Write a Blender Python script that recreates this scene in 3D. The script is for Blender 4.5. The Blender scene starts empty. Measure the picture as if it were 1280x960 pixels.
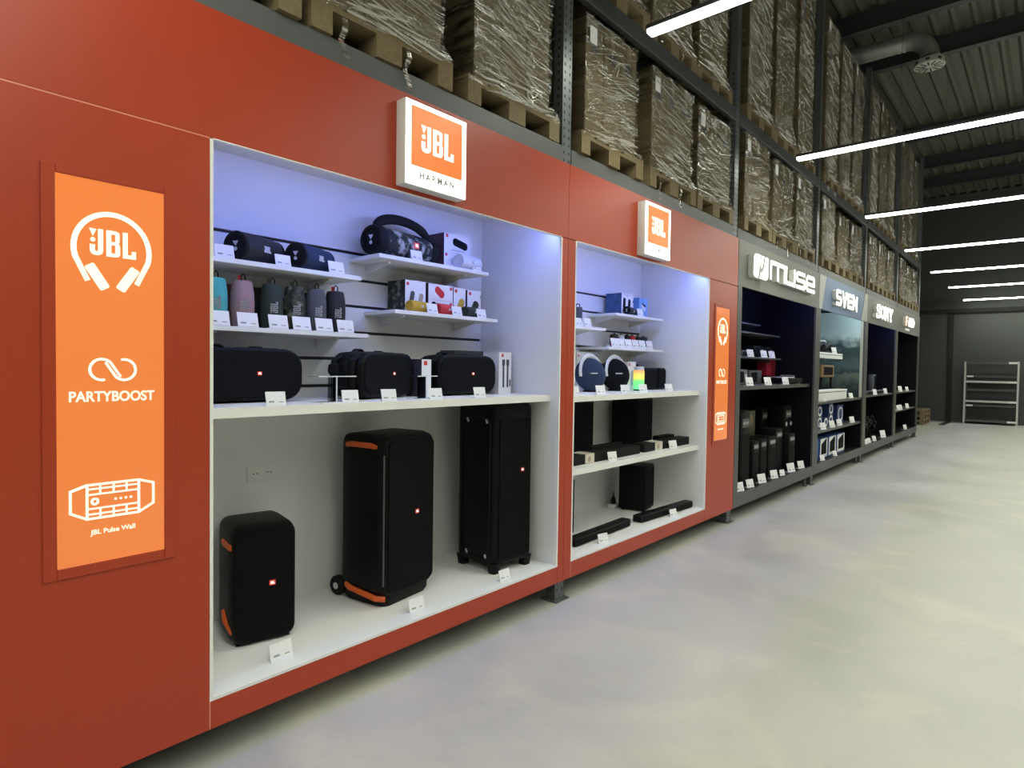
import bpy, bmesh, math, random
from mathutils import Vector, Matrix
random.seed(7)
C = bpy.context.scene.collection
PI = math.pi
rad = math.radians

# ------------------------------------------------------------------ materials
def _nodes(name):
    m = bpy.data.materials.new(name); m.use_nodes = True
    nt = m.node_tree
    return m, nt, nt.nodes['Principled BSDF'], nt.nodes['Material Output']
def srgb(r, g, b):
    f = lambda c: (c/255/12.92) if c/255 <= .04045 else ((c/255+.055)/1.055)**2.4
    return (f(r), f(g), f(b))
def mat(name, col, rough=.5, metal=0., emit=None, es=0., spec=.5, var=0., vscale=20., bump=0., bscale=60.):
    m, nt, b, o = _nodes(name)
    b.inputs['Base Color'].default_value = (*col, 1)
    b.inputs['Roughness'].default_value = rough
    b.inputs['Metallic'].default_value = metal
    b.inputs['Specular IOR Level'].default_value = spec
    if emit:
        b.inputs['Emission Color'].default_value = (*emit, 1); b.inputs['Emission Strength'].default_value = es
    if var or bump:
        tc = nt.nodes.new('ShaderNodeTexCoord')
    if var:
        n = nt.nodes.new('ShaderNodeTexNoise'); n.inputs['Scale'].default_value = vscale; n.inputs['Detail'].default_value = 4
        mx = nt.nodes.new('ShaderNodeMix'); mx.data_type = 'RGBA'
        mx.inputs['A'].default_value = (*[c*(1-var) for c in col], 1); mx.inputs['B'].default_value = (*[min(1, c*(1+var)) for c in col], 1)
        nt.links.new(tc.outputs['Object'], n.inputs['Vector']); nt.links.new(n.outputs['Fac'], mx.inputs['Factor'])
        nt.links.new(mx.outputs['Result'], b.inputs['Base Color'])
    if bump:
        n2 = nt.nodes.new('ShaderNodeTexNoise'); n2.inputs['Scale'].default_value = bscale
        bp = nt.nodes.new('ShaderNodeBump'); bp.inputs['Strength'].default_value = bump; bp.inputs['Distance'].default_value = .002
        nt.links.new(tc.outputs['Object'], n2.inputs['Vector']); nt.links.new(n2.outputs['Fac'], bp.inputs['Height']); nt.links.new(bp.outputs['Normal'], b.inputs['Normal'])
    return m
def camo(name, cols, scale=14):
    m, nt, b, o = _nodes(name)
    tc = nt.nodes.new('ShaderNodeTexCoord'); n = nt.nodes.new('ShaderNodeTexNoise'); n.inputs['Scale'].default_value = scale; n.inputs['Detail'].default_value = 3
    r = nt.nodes.new('ShaderNodeValToRGB'); r.color_ramp.interpolation = 'CONSTANT'
    e = r.color_ramp.elements; e[0].position = 0; e[0].color = (*cols[0], 1); e[1].position = .44; e[1].color = (*cols[1], 1)
    for p, c in ((.53, cols[2]), (.6, cols[3])):
        q = e.new(p); q.color = (*c, 1)
    nt.links.new(tc.outputs['Object'], n.inputs['Vector']); nt.links.new(n.outputs['Fac'], r.inputs['Fac']); nt.links.new(r.outputs['Color'], b.inputs['Base Color'])
    b.inputs['Roughness'].default_value = .8
    return m
def wood_mat(name, a, c):
    m, nt, b, o = _nodes(name)
    tc = nt.nodes.new('ShaderNodeTexCoord'); mp = nt.nodes.new('ShaderNodeMapping'); mp.inputs['Scale'].default_value = (25, 3, 25)
    n = nt.nodes.new('ShaderNodeTexNoise'); n.inputs['Scale'].default_value = 1.5; n.inputs['Detail'].default_value = 6
    mx = nt.nodes.new('ShaderNodeMix'); mx.data_type = 'RGBA'; mx.inputs['A'].default_value = (*a, 1); mx.inputs['B'].default_value = (*c, 1)
    nt.links.new(tc.outputs['Object'], mp.inputs['Vector']); nt.links.new(mp.outputs['Vector'], n.inputs['Vector']); nt.links.new(n.outputs['Fac'], mx.inputs['Factor']); nt.links.new(mx.outputs['Result'], b.inputs['Base Color'])
    b.inputs['Roughness'].default_value = .8
    return m
def film_mat(name, seed):
    m, nt, b, o = _nodes(name); nt.nodes.remove(b)
    tc = nt.nodes.new('ShaderNodeTexCoord')
    def streak(rot, sc, seedo):
        mp = nt.nodes.new('ShaderNodeMapping'); mp.inputs['Rotation'].default_value = (0, rot, 0); mp.inputs['Scale'].default_value = sc; mp.inputs['Location'].default_value = (seedo, seedo, seedo)
        n = nt.nodes.new('ShaderNodeTexNoise'); n.inputs['Scale'].default_value = 1; n.inputs['Detail'].default_value = 3; n.inputs['Distortion'].default_value = .6
        nt.links.new(tc.outputs['Object'], mp.inputs['Vector']); nt.links.new(mp.outputs['Vector'], n.inputs['Vector'])
        return n
    n1 = streak(rad(12), (3.5, 3.5, 42), seed); n2 = streak(rad(-24), (3.5, 3.5, 26), seed+3); n3 = streak(0, (2.2, 2.2, 2.2), seed+9)
    ad = nt.nodes.new('ShaderNodeMath'); ad.operation = 'ADD'
    nt.links.new(n1.outputs['Fac'], ad.inputs[0]); nt.links.new(n2.outputs['Fac'], ad.inputs[1])
    bp = nt.nodes.new('ShaderNodeBump'); bp.inputs['Strength'].default_value = 1.; bp.inputs['Distance'].default_value = .05
    nt.links.new(ad.outputs[0], bp.inputs['Height'])
    rp = nt.nodes.new('ShaderNodeValToRGB'); rp.color_ramp.elements[0].position = .44; rp.color_ramp.elements[0].color = (.12, .12, .12, 1); rp.color_ramp.elements[1].position = .66; rp.color_ramp.elements[1].color = (.95, .95, .95, 1)
    nt.links.new(n2.outputs['Fac'], rp.inputs['Fac'])
    ml = nt.nodes.new('ShaderNodeMath'); ml.operation = 'MULTIPLY'
    r3 = nt.nodes.new('ShaderNodeValToRGB'); r3.color_ramp.elements[0].position = .38; r3.color_ramp.elements[0].color = (.35, .35, .35, 1); r3.color_ramp.elements[1].position = .65
    nt.links.new(n3.outputs['Fac'], r3.inputs['Fac'])
    nt.links.new(rp.outputs['Color'], ml.inputs[0]); nt.links.new(r3.outputs['Color'], ml.inputs[1])
    tr = nt.nodes.new('ShaderNodeBsdfTransparent'); tr.inputs['Color'].default_value = (.97, .97, .95, 1)
    gl = nt.nodes.new('ShaderNodeBsdfGlossy'); gl.inputs['Roughness'].default_value = .06; gl.inputs['Color'].default_value = (.95, .95, .92, 1)
    nt.links.new(bp.outputs['Normal'], gl.inputs['Normal'])
    mx = nt.nodes.new('ShaderNodeMixShader')
    nt.links.new(ml.outputs[0], mx.inputs['Fac']); nt.links.new(tr.outputs[0], mx.inputs[1]); nt.links.new(gl.outputs[0], mx.inputs[2]); nt.links.new(mx.outputs[0], o.inputs['Surface'])
    return m
def glass_mat(name):
    m, nt, b, o = _nodes(name); nt.nodes.remove(b)
    tr = nt.nodes.new('ShaderNodeBsdfTransparent'); tr.inputs['Color'].default_value = (.9, .92, .95, 1)
    gl = nt.nodes.new('ShaderNodeBsdfGlossy'); gl.inputs['Roughness'].default_value = .05
    fr = nt.nodes.new('ShaderNodeFresnel'); fr.inputs['IOR'].default_value = 1.5
    mx = nt.nodes.new('ShaderNodeMixShader')
    nt.links.new(fr.outputs[0], mx.inputs['Fac']); nt.links.new(tr.outputs[0], mx.inputs[1]); nt.links.new(gl.outputs[0], mx.inputs[2]); nt.links.new(mx.outputs[0], o.inputs['Surface'])
    return m
def floor_mat():
    m, nt, b, o = _nodes('polished_concrete')
    tc = nt.nodes.new('ShaderNodeTexCoord')
    def noise(scale, sc=(1, 1, 1), det=5, dist=0):
        mp = nt.nodes.new('ShaderNodeMapping'); mp.inputs['Scale'].default_value = sc
        n = nt.nodes.new('ShaderNodeTexNoise'); n.inputs['Scale'].default_value = scale; n.inputs['Detail'].default_value = det; n.inputs['Distortion'].default_value = dist
        nt.links.new(tc.outputs['Object'], mp.inputs['Vector']); nt.links.new(mp.outputs['Vector'], n.inputs['Vector']); return n
    big = noise(.9, det=6, dist=.6); streak = noise(1.1, (1.0, .8, 1), 7, 1.2); fine = noise(55, det=3)
    r1 = nt.nodes.new('ShaderNodeValToRGB'); r1.color_ramp.elements[0].position = .32; r1.color_ramp.elements[0].color = (.40, .40, .40, 1); r1.color_ramp.elements[1].position = .7; r1.color_ramp.elements[1].color = (.50, .50, .49, 1)
    nt.links.new(big.outputs['Fac'], r1.inputs['Fac'])
    r2 = nt.nodes.new('ShaderNodeValToRGB'); r2.color_ramp.elements[0].position = .52; r2.color_ramp.elements[0].color = (0, 0, 0, 1); r2.color_ramp.elements[1].position = .72; r2.color_ramp.elements[1].color = (.55, .55, .55, 1)
    nt.links.new(streak.outputs['Fac'], r2.inputs['Fac'])
    mx = nt.nodes.new('ShaderNodeMix'); mx.data_type = 'RGBA'; mx.inputs['B'].default_value = (.64, .62, .53, 1)
    nt.links.new(r2.outputs['Color'], mx.inputs['Factor']); nt.links.new(r1.outputs['Color'], mx.inputs['A'])
    m2 = nt.nodes.new('ShaderNodeMix'); m2.data_type = 'RGBA'; m2.blend_type = 'MULTIPLY'; m2.inputs['Factor'].default_value = .13
    nt.links.new(mx.outputs['Result'], m2.inputs['A']); nt.links.new(fine.outputs['Fac'], m2.inputs['B'])
    nt.links.new(m2.outputs['Result'], b.inputs['Base Color'])
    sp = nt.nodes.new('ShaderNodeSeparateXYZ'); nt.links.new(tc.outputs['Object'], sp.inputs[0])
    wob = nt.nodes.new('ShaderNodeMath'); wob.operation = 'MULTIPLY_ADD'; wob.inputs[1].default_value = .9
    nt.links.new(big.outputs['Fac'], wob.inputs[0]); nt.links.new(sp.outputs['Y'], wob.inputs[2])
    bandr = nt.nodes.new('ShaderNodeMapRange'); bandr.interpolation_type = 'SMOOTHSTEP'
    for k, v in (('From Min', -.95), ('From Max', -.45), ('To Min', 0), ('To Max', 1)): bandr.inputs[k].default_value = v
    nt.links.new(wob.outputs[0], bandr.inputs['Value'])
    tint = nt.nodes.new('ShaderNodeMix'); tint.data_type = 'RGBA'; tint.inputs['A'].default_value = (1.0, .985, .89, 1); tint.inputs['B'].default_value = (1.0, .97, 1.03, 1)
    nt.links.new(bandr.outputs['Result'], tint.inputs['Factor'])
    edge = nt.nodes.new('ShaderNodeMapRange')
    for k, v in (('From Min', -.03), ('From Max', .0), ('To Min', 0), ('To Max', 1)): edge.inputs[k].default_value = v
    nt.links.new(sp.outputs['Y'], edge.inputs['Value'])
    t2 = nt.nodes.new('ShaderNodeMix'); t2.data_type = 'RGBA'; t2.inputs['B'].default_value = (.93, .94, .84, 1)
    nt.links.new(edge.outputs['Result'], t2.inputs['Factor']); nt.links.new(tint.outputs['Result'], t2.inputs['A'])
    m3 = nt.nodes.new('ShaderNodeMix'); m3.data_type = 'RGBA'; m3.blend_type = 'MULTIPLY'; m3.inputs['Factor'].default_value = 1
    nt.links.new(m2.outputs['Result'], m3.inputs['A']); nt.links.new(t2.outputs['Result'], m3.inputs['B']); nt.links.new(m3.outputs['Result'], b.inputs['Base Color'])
    rr = nt.nodes.new('ShaderNodeMapRange'); rr.inputs['To Min'].default_value = .30; rr.inputs['To Max'].default_value = .50
    nt.links.new(big.outputs['Fac'], rr.inputs['Value']); nt.links.new(rr.outputs['Result'], b.inputs['Roughness'])
    bp = nt.nodes.new('ShaderNodeBump'); bp.inputs['Strength'].default_value = .15; bp.inputs['Distance'].default_value = .003
    nt.links.new(fine.outputs['Fac'], bp.inputs['Height']); nt.links.new(bp.outputs['Normal'], b.inputs['Normal'])
    return m
def grille_mat(name, col):
    m, nt, b, o = _nodes(name)
    tc = nt.nodes.new('ShaderNodeTexCoord'); v = nt.nodes.new('ShaderNodeTexVoronoi'); v.inputs['Scale'].default_value = 220
    r = nt.nodes.new('ShaderNodeValToRGB'); r.color_ramp.elements[0].position = .25; r.color_ramp.elements[0].color = (*[c*.3 for c in col], 1); r.color_ramp.elements[1].position = .5; r.color_ramp.elements[1].color = (*col, 1)
    nt.links.new(tc.outputs['Object'], v.inputs['Vector']); nt.links.new(v.outputs['Distance'], r.inputs['Fac']); nt.links.new(r.outputs['Color'], b.inputs['Base Color'])
    b.inputs['Roughness'].default_value = .6; b.inputs['Specular IOR Level'].default_value = .08
    return m
def mural_mat():
    m, nt, b, o = _nodes('printed_mural')
    tc = nt.nodes.new('ShaderNodeTexCoord'); sp = nt.nodes.new('ShaderNodeSeparateXYZ'); nt.links.new(tc.outputs['Generated'], sp.inputs[0])
    mp = nt.nodes.new('ShaderNodeMapping'); mp.inputs['Scale'].default_value = (1, 2.0, 6)
    n = nt.nodes.new('ShaderNodeTexNoise'); n.inputs['Scale'].default_value = 1.6; n.inputs['Detail'].default_value = 4; nt.links.new(tc.outputs['Generated'], mp.inputs[0]); nt.links.new(mp.outputs[0], n.inputs['Vector'])
    ma = nt.nodes.new('ShaderNodeMath'); ma.operation = 'MULTIPLY_ADD'; ma.inputs[1].default_value = .35; nt.links.new(n.outputs['Fac'], ma.inputs[0]); nt.links.new(sp.outputs['Z'], ma.inputs[2])
    r = nt.nodes.new('ShaderNodeValToRGB'); e = r.color_ramp.elements
    e[0].position = .0; e[0].color = (.02, .035, .04, 1); e[1].position = 1.15 if False else 1.; e[1].color = (.52, .66, .67, 1)
    for p, c in ((.25, (.03, .05, .06)), (.42, (.16, .2, .18)), (.46, (.05, .08, .09)), (.56, (.10, .15, .16)), (.66, (.05, .08, .085)), (.76, (.06, .09, .1)), (.9, (.55, .69, .70))):
        q = e.new(p); q.color = (*c, 1)
    nt.links.new(ma.outputs[0], r.inputs['Fac']); nt.links.new(r.outputs['Color'], b.inputs['Base Color']); b.inputs['Roughness'].default_value = .25
    return m
def glow_mat():
    m, nt, b, o = _nodes('rainbow_light_tube')
    tc = nt.nodes.new('ShaderNodeTexCoord'); sp = nt.nodes.new('ShaderNodeSeparateXYZ'); nt.links.new(tc.outputs['Generated'], sp.inputs[0])
    r = nt.nodes.new('ShaderNodeValToRGB'); e = r.color_ramp.elements
    e[0].position = .0; e[0].color = (.12, .9, .35, 1); e[1].position = 1.; e[1].color = (.9, .35, .1, 1)
    for p, c in ((.45, (.2, .9, .2)), (.58, (.9, .85, .1)), (.8, (.95, .7, .12))):
        q = e.new(p); q.color = (*c, 1)
    nt.links.new(sp.outputs['Z'], r.inputs['Fac']); nt.links.new(r.outputs['Color'], b.inputs['Emission Color']); b.inputs['Emission Strength'].default_value = 1.1
    b.inputs['Base Color'].default_value = (.1, .1, .1, 1)
    return m

LAMP_W = 50.
LAMP = (.97, 1., .87)
M = dict(
    red=mat('orange_red_laminate', (.41, .046, .0145), .36, var=.03, vscale=3, spec=.45),
    edge=mat('salmon_edge_band', (.75, .3, .2), .4),
    white=mat('white_melamine', (.78, .78, .77), .45),
    whiteedge=mat('white_edge_band', (.85, .84, .8), .4),
    groove=mat('dark_groove', (.02, .02, .022), .6),
    dark=mat('anthracite_laminate', (.075, .078, .072), .45),
    dark2=mat('black_laminate', (.005, .0052, .008), .45, spec=.15),
    signgray=mat('grey_sign_board', (.17, .172, .15), .5),
    signblue=mat('steel_blue_sign_board', (.14, .21, .36), .5),
    signside=mat('pale_grey_board', (.5, .5, .46), .5),
    steel=mat('galvanised_steel', (.15, .162, .165), .42, .6, var=.2, vscale=9),
    beam=mat('dark_grey_rack_paint', (.045, .05, .053), .5),
    rackg=mat('grey_rack_paint', (.10, .108, .105), .5),
    roof=mat('grey_painted_deck', (.10, .098, .072), .6, var=.12, vscale=.6),
    rbeam=mat('charcoal_painted_steel', (.03, .032, .033), .5),
    wall=mat('charcoal_wall_panel', (.05, .055, .052), .6, var=.1, vscale=2),
    wallk=mat('black_wall_paint', (.012, .013, .012), .8),
    walll=mat('plain_grey_wall', (.22, .22, .2), .8, var=.05, vscale=2),
    lamp=mat('lit_lamp_diffuser', (.9, .9, .9), .4, emit=LAMP, es=33.),
    lamph=mat('white_aluminium_profile', (.55, .55, .53), .35, .3),
    led=mat('violet_blue_led', (.9, .9, .9), .4, emit=(.19, .31, 1.), es=74.),
    ledk=mat('dim_blue_led', (.9, .9, .9), .4, emit=(.22, .26, 1.), es=75.),
    leds=mat('cool_white_led', (.9, .9, .9), .4, emit=(.8, .95, 1.), es=60.),
    signw=mat('lit_white_acrylic', (.9, .9, .88), .3, emit=(1, .97, .86), es=2.6),
    markw=mat('lit_white_mark', (.9, .9, .88), .3, emit=(1, .97, .9), es=.85),
    signo=mat('lit_orange_acrylic', (.8, .15, .03), .3, emit=(1, .135, .012), es=.95),
    signs=mat('white_sign_side', (.7, .7, .66), .4),
    faint=mat('faint_grey_print', (.3, .3, .28), .4, emit=(1, .97, .86), es=.02),
    lbo=mat('lit_orange_poster', (.75, .22, .06), .12, emit=(1., .235, .055), es=.36),
    lbw=mat('lit_cream_print', (.85, .8, .7), .12, emit=(1, .86, .68), es=.68),
    letter=mat('lit_white_letter', (.9, .9, .88), .3, emit=(1, .985, .9), es=3.0),
    letterr=mat('lit_pink_letter', (.9, .6, .5), .3, emit=(1, .5, .38), es=1.6),
    lettersub=mat('lit_grey_strip', (.8, .8, .78), .3, emit=(1, .98, .9), es=.45),
    blk=mat('black_plastic', (.005, .005, .0055), .45, spec=.13, bump=.1, bscale=300),
    blk2=mat('soft_black_rubber', (.008, .008, .0085), .6, spec=.15),
    grille=grille_mat('black_perforated_grille', (.0055, .0055, .0058)),
    gfab=mat('dark_grey_fabric', (.0065, .007, .008), .85, spec=.1, bump=.3, bscale=400),
    orange=mat('orange_plastic', (.62, .10, .012), .45),
    dline=mat('dim_light_strip', (.10, .10, .105), .3),
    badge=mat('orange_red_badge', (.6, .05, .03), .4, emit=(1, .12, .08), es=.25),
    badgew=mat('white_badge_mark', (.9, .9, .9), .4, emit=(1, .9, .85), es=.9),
    silver=mat('brushed_silver', (.6, .61, .64), .35, .25),
    paper=mat('white_card', (.8, .8, .8), .6),
    ink=mat('dark_print', (.05, .05, .055), .6),
    grayink=mat('grey_print', (.3, .3, .31), .6),
    redink=mat('red_print', (.6, .04, .03), .5),
    acr=glass_mat('clear_acrylic'),
    acre=mat('bright_acrylic_edge', (.75, .78, .85), .2),
    cart=mat('brown_cardboard', (.14, .106, .055), .8, var=.18, vscale=4),
    tape=mat('pale_tape', (.18, .14, .08), .35),
    wood=wood_mat('pallet_wood', (.13, .096, .045), (.24, .185, .095)),
    duct=mat('galvanised_duct', (.42, .43, .40), .38, .7, var=.25, vscale=12),
    vent=mat('grey_vent_enamel', (.42, .42, .37), .5),
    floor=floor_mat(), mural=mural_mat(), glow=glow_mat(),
    camo=camo('woodland_camouflage', [(.006, .007, .006), (.016, .019, .014), (.17, .165, .13), (.40, .38, .33)], 18),
    camog=camo('green_camouflage', [(.006, .008, .005), (.022, .028, .014), (.05, .055, .028), (.15, .15, .10)], 26),
    cable=mat('dark_wire', (.03, .03, .03), .5),
)
def fold_mat():
    m, nt, b, o = _nodes('gathered_film_fold'); b.inputs['Base Color'].default_value = (.72, .71, .64, 1); b.inputs['Roughness'].default_value = .12; b.inputs['Specular IOR Level'].default_value = .9
    tr = nt.nodes.new('ShaderNodeBsdfTransparent'); mx = nt.nodes.new('ShaderNodeMixShader'); mx.inputs['Fac'].default_value = .62
    nt.links.new(tr.outputs[0], mx.inputs[1]); nt.links.new(b.outputs[0], mx.inputs[2]); nt.links.new(mx.outputs[0], o.inputs['Surface'])
    return m
FOLD = fold_mat()
FILM = [film_mat('stretch_film', s) for s in (0., 4.3, 11.7)]
_cm = {}
def col(name, rgb, rough=.6, **k):
    if name not in _cm: _cm[name] = mat(name, rgb, rough, **k)
    return _cm[name]
FAB = dict(turq=col('turquoise_fabric', (.06, .36, .34), .8), pink=col('dusty_pink_fabric', (.30, .185, .185), .8), green=col('forest_green_fabric', (.018, .030, .018), .8),
           grey=col('mid_grey_fabric', (.075, .078, .085), .8), black=col('black_fabric', (.005, .005, .006), .7), maroon=col('dusky_red_fabric', (.12, .04, .035), .8),
           blue=col('navy_blue_fabric', (.007, .022, .06), .75), yellow=col('mustard_fabric', (.48, .30, .02), .75), red=col('bright_red_fabric', (.55, .03, .03), .75), white=col('pale_grey_fabric', (.62, .63, .68), .75))

# ------------------------------------------------------------------ mesh builder
class MB:
    def __init__(s): s.bm = bmesh.new()
    def _merge(s, t, m, mtx=None):
        if mtx is not None: bmesh.ops.transform(t, matrix=mtx, verts=t.verts)
        for f in t.faces: f.material_index = m
        me = bpy.data.meshes.new('t'); t.to_mesh(me); t.free(); s.bm.from_mesh(me); bpy.data.meshes.remove(me); return s
    def box(s, x0, x1, y0, y1, z0, z1, m=0, bev=0, seg=2, mtx=None):
        t = bmesh.new(); bmesh.ops.create_cube(t, size=1)
        bmesh.ops.transform(t, matrix=Matrix.Translation(((x0+x1)/2, (y0+y1)/2, (z0+z1)/2)) @ Matrix.Diagonal((x1-x0, y1-y0, z1-z0, 1)), verts=t.verts)
        if bev: bmesh.ops.bevel(t, geom=t.edges[:], offset=bev, segments=seg, affect='EDGES', profile=.5)
        return s._merge(t, m, mtx)
    def loft(s, secs, m=0, caps=True, closed=False, mtx=None):
        t = bmesh.new(); R = [[t.verts.new(p) for p in sec] for sec in secs]; n = len(R[0])
        pairs = list(zip(R, R[1:])) + ([(R[-1], R[0])] if closed else [])
        for a, b in pairs:
            for i in range(n):
                j = (i+1) % n; t.faces.new((a[i], a[j], b[j], b[i]))
        if caps and not closed: t.faces.new(R[0][::-1]); t.faces.new(R[-1])
        bmesh.ops.recalc_face_normals(t, faces=t.faces[:])
        return s._merge(t, m, mtx)
    def prism(s, poly, y0, y1, m=0, bev=0, mtx=None):      # polygon in the XZ plane, pushed along Y
        t = bmesh.new(); a = [t.verts.new((x, y0, z)) for x, z in poly]; b = [t.verts.new((x, y1, z)) for x, z in poly]; n = len(a)
        t.faces.new(a); t.faces.new(b[::-1])
        for i in range(n): t.faces.new((a[i], b[i], b[(i+1) % n], a[(i+1) % n]))
        bmesh.ops.recalc_face_normals(t, faces=t.faces[:])
        if bev: bmesh.ops.bevel(t, geom=t.edges[:], offset=bev, segments=2, affect='EDGES', profile=.5)
        return s._merge(t, m, mtx)
    def tube(s, pts, r, m=0, seg=8, closed=False, flat=None, mtx=None):
        pts = [Vector(p) for p in pts]; secs = []; n = len(pts); up0 = None
        for i, p in enumerate(pts):
            d = (pts[(i+1) % n]-pts[i-1]) if closed else (pts[min(i+1, n-1)]-pts[max(i-1, 0)])
            d.normalize(); ref = Vector((0, 0, 1)) if abs(d.z) < .95 else Vector((0, 1, 0))
            if up0 is not None: ref = up0
            u = d.cross(ref).normalized(); v = u.cross(d).normalized(); up0 = v
            ru, rv = (r, r) if flat is None else flat
            secs.append([p+u*math.cos(2*PI*k/seg)*ru+v*math.sin(2*PI*k/seg)*rv for k in range(seg)])
        return s.loft(secs, m, closed=closed, mtx=mtx)
    def lathe(s, prof, m=0, seg=24, mtx=None):             # (r, z) about Z
        secs = [[(max(r, 1e-4)*math.cos(2*PI*k/seg), max(r, 1e-4)*math.sin(2*PI*k/seg), z) for k in range(seg)] for r, z in prof]
        return s.loft(secs, m, mtx=mtx)
    def cyl(s, p0, p1, r, m=0, seg=12): return s.tube([p0, p1], r, m, seg)
    def sphere(s, c, rx, ry, rz, m=0, u=20, v=12, mtx=None):
        t = bmesh.new(); bmesh.ops.create_uvsphere(t, u_segments=u, v_segments=v, radius=1)
        bmesh.ops.transform(t, matrix=Matrix.Translation(c) @ Matrix.Diagonal((rx, ry, rz, 1)), verts=t.verts)
        return s._merge(t, m, mtx)
    def strokes(s, lines, w, x, z, sc, y0, y1, m=0, sx=1., cap=True):
        for L in lines:
            P = [(x+a*sc*sx, z+b*sc) for a, b in L]
            for (ax, az), (bx, bz) in zip(P, P[1:]):
                d = math.hypot(bx-ax, bz-az)
                if d < 1e-7: continue
                ux, uz = (bx-ax)/d, (bz-az)/d; h = w*sc/2; nx, nz = -uz*h, ux*h
                s.prism([(ax+nx, az+nz), (bx+nx, bz+nz), (bx-nx, bz-nz), (ax-nx, az-nz)], y0, y1, m)
            if cap:
                for (ax, az) in P[1:-1]:
                    s.prism([(ax+w*sc/2*math.cos(2*PI*k/10), az+w*sc/2*math.sin(2*PI*k/10)) for k in range(10)], y0, y1, m)
        return s
    def build(s, name, mats, parent=None, loc=(0, 0, 0), rz=0, smooth=True):
        me = bpy.data.meshes.new(name); s.bm.to_mesh(me); s.bm.free()
        for m in (mats if isinstance(mats, (list, tuple)) else [mats]): me.materials.append(m)
        if smooth:
            for p in me.polygons: p.use_smooth = True
            me.set_sharp_from_angle(angle=rad(32))
        o = bpy.data.objects.new(name, me); C.objects.link(o); o.location = loc; o.rotation_euler = (0, 0, rz)
        if parent: o.parent = parent
        return o
def tag(o, label=None, cat=None, group=None, kind=None):
    if label: o['label'] = label
    if cat: o['category'] = cat
    if group: o['group'] = group
    if kind: o['kind'] = kind
    return o
def thing(name, label, cat, loc=(0, 0, 0), rz=0, group=None):
    o = bpy.data.objects.new(name, None); C.objects.link(o); o.location = loc; o.rotation_euler = (0, 0, rz); o.empty_display_size = .1
    return tag(o, label, cat, group)
def dup(root, label, loc=None, rz=None, group=None, cat=None):
    def cp(o, par):
        c = o.copy(); C.objects.link(c)
        if par: c.parent = par
        for ch in list(o.children): cp(ch, c)
        return c
    r = cp(root, None); r['label'] = label
    if loc is not None: r.location = loc
    if rz is not None: r.rotation_euler = (0, 0, rz)
    if group: r['group'] = group
    if cat: r['category'] = cat
    return r
def struct(name, mb, m, **k):
    return tag(mb.build(name, m, smooth=False, **k), kind='structure')
def rrect(w, h, r, n=5, cx=0, cz=0):
    P = []
    for sx, sz, a0 in ((1, 1, 0), (-1, 1, 90), (-1, -1, 180), (1, -1, 270)):
        for k in range(n+1):
            a = rad(a0+90*k/n); P.append((cx+sx*(w/2-r)+r*math.cos(a), cz+sz*(h/2-r)+r*math.sin(a)))
    return P
def arc(cx, cz, rx, rz, a0, a1, n=10): return [(cx+rx*math.cos(rad(a0+(a1-a0)*k/n)), cz+rz*math.sin(rad(a0+(a1-a0)*k/n))) for k in range(n+1)]
def text(name, s, size, x, z, y, m, parent, bold=.0, align='CENTER', sx=1., depth=.001, rx=None):
    c = bpy.data.curves.new(name, 'FONT'); c.body = s; c.size = size; c.align_x = align; c.align_y = 'CENTER'; c.extrude = depth; c.offset = bold
    o = bpy.data.objects.new(name, c); C.objects.link(o)
    me = bpy.data.meshes.new_from_object(o.evaluated_get(bpy.context.evaluated_depsgraph_get())); bpy.data.objects.remove(o); bpy.data.curves.remove(c)
    me.transform(Matrix.Translation((x, y, z)) @ Matrix.Rotation(PI/2, 4, 'X') @ Matrix.Diagonal((sx, 1, 1, 1)))
    me.name = name; me.materials.clear(); me.materials.append(m)
    q = bpy.data.objects.new(name, me); C.objects.link(q); q.parent = parent
    return q

# the three-letter audio mark: exclamation triangle and dot beside condensed J B L; unit height
def audio_mark(mb, x, z, h, y0, y1, m=0, aspect=1.):
    S = lambda P: [(x+a*h*aspect, z+b*h) for a, b in P]
    mb.prism(S([(0, 1.), (.24, .98), (.12, .70)]), y0, y1, m)
    mb.prism([(x+(.12+.085*math.cos(2*PI*k/14))*h*aspect, z+(.575+.085*math.sin(2*PI*k/14))*h) for k in range(14)], y0, y1, m)
    def poly(P): mb.prism(S(P), y0, y1, m)
    poly([(.29, 1), (.46, 1), (.46, .2), (.29, .2)]); poly([(.29, .2), (.46, .2), (.43, .08), (.33, .01), (.24, 0), (.22, .15), (.27, .16)]); poly([(.24, 0), (.22, .15), (.19, .2), (.19, .40), (.02, .40), (.02, .17), (.06, .06), (.14, .01)])
    poly([(.56, 1), (.73, 1), (.73, 0), (.56, 0)])
    for za, zb in ((.86, 1.), (.45, .58), (0, .14)): poly([(.73, za), (.86, za), (.86, zb), (.73, zb)])
    poly([(.86, .45), (.98, .52), (1.01, .62), (1.01, .88), (.98, .96), (.86, 1.), (.86, .86), (.86, .58)]); poly([(.86, 0), (.98, .03), (1.03, .12), (1.03, .42), (.98, .52), (.86, .58), (.86, .45), (.86, .14)])
    poly([(1.12, 1), (1.29, 1), (1.29, 0), (1.12, 0)]); poly([(1.29, 0), (1.58, 0), (1.58, .30), (1.43, .30), (1.43, .15), (1.29, .15)])
AW = 1.58

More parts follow.
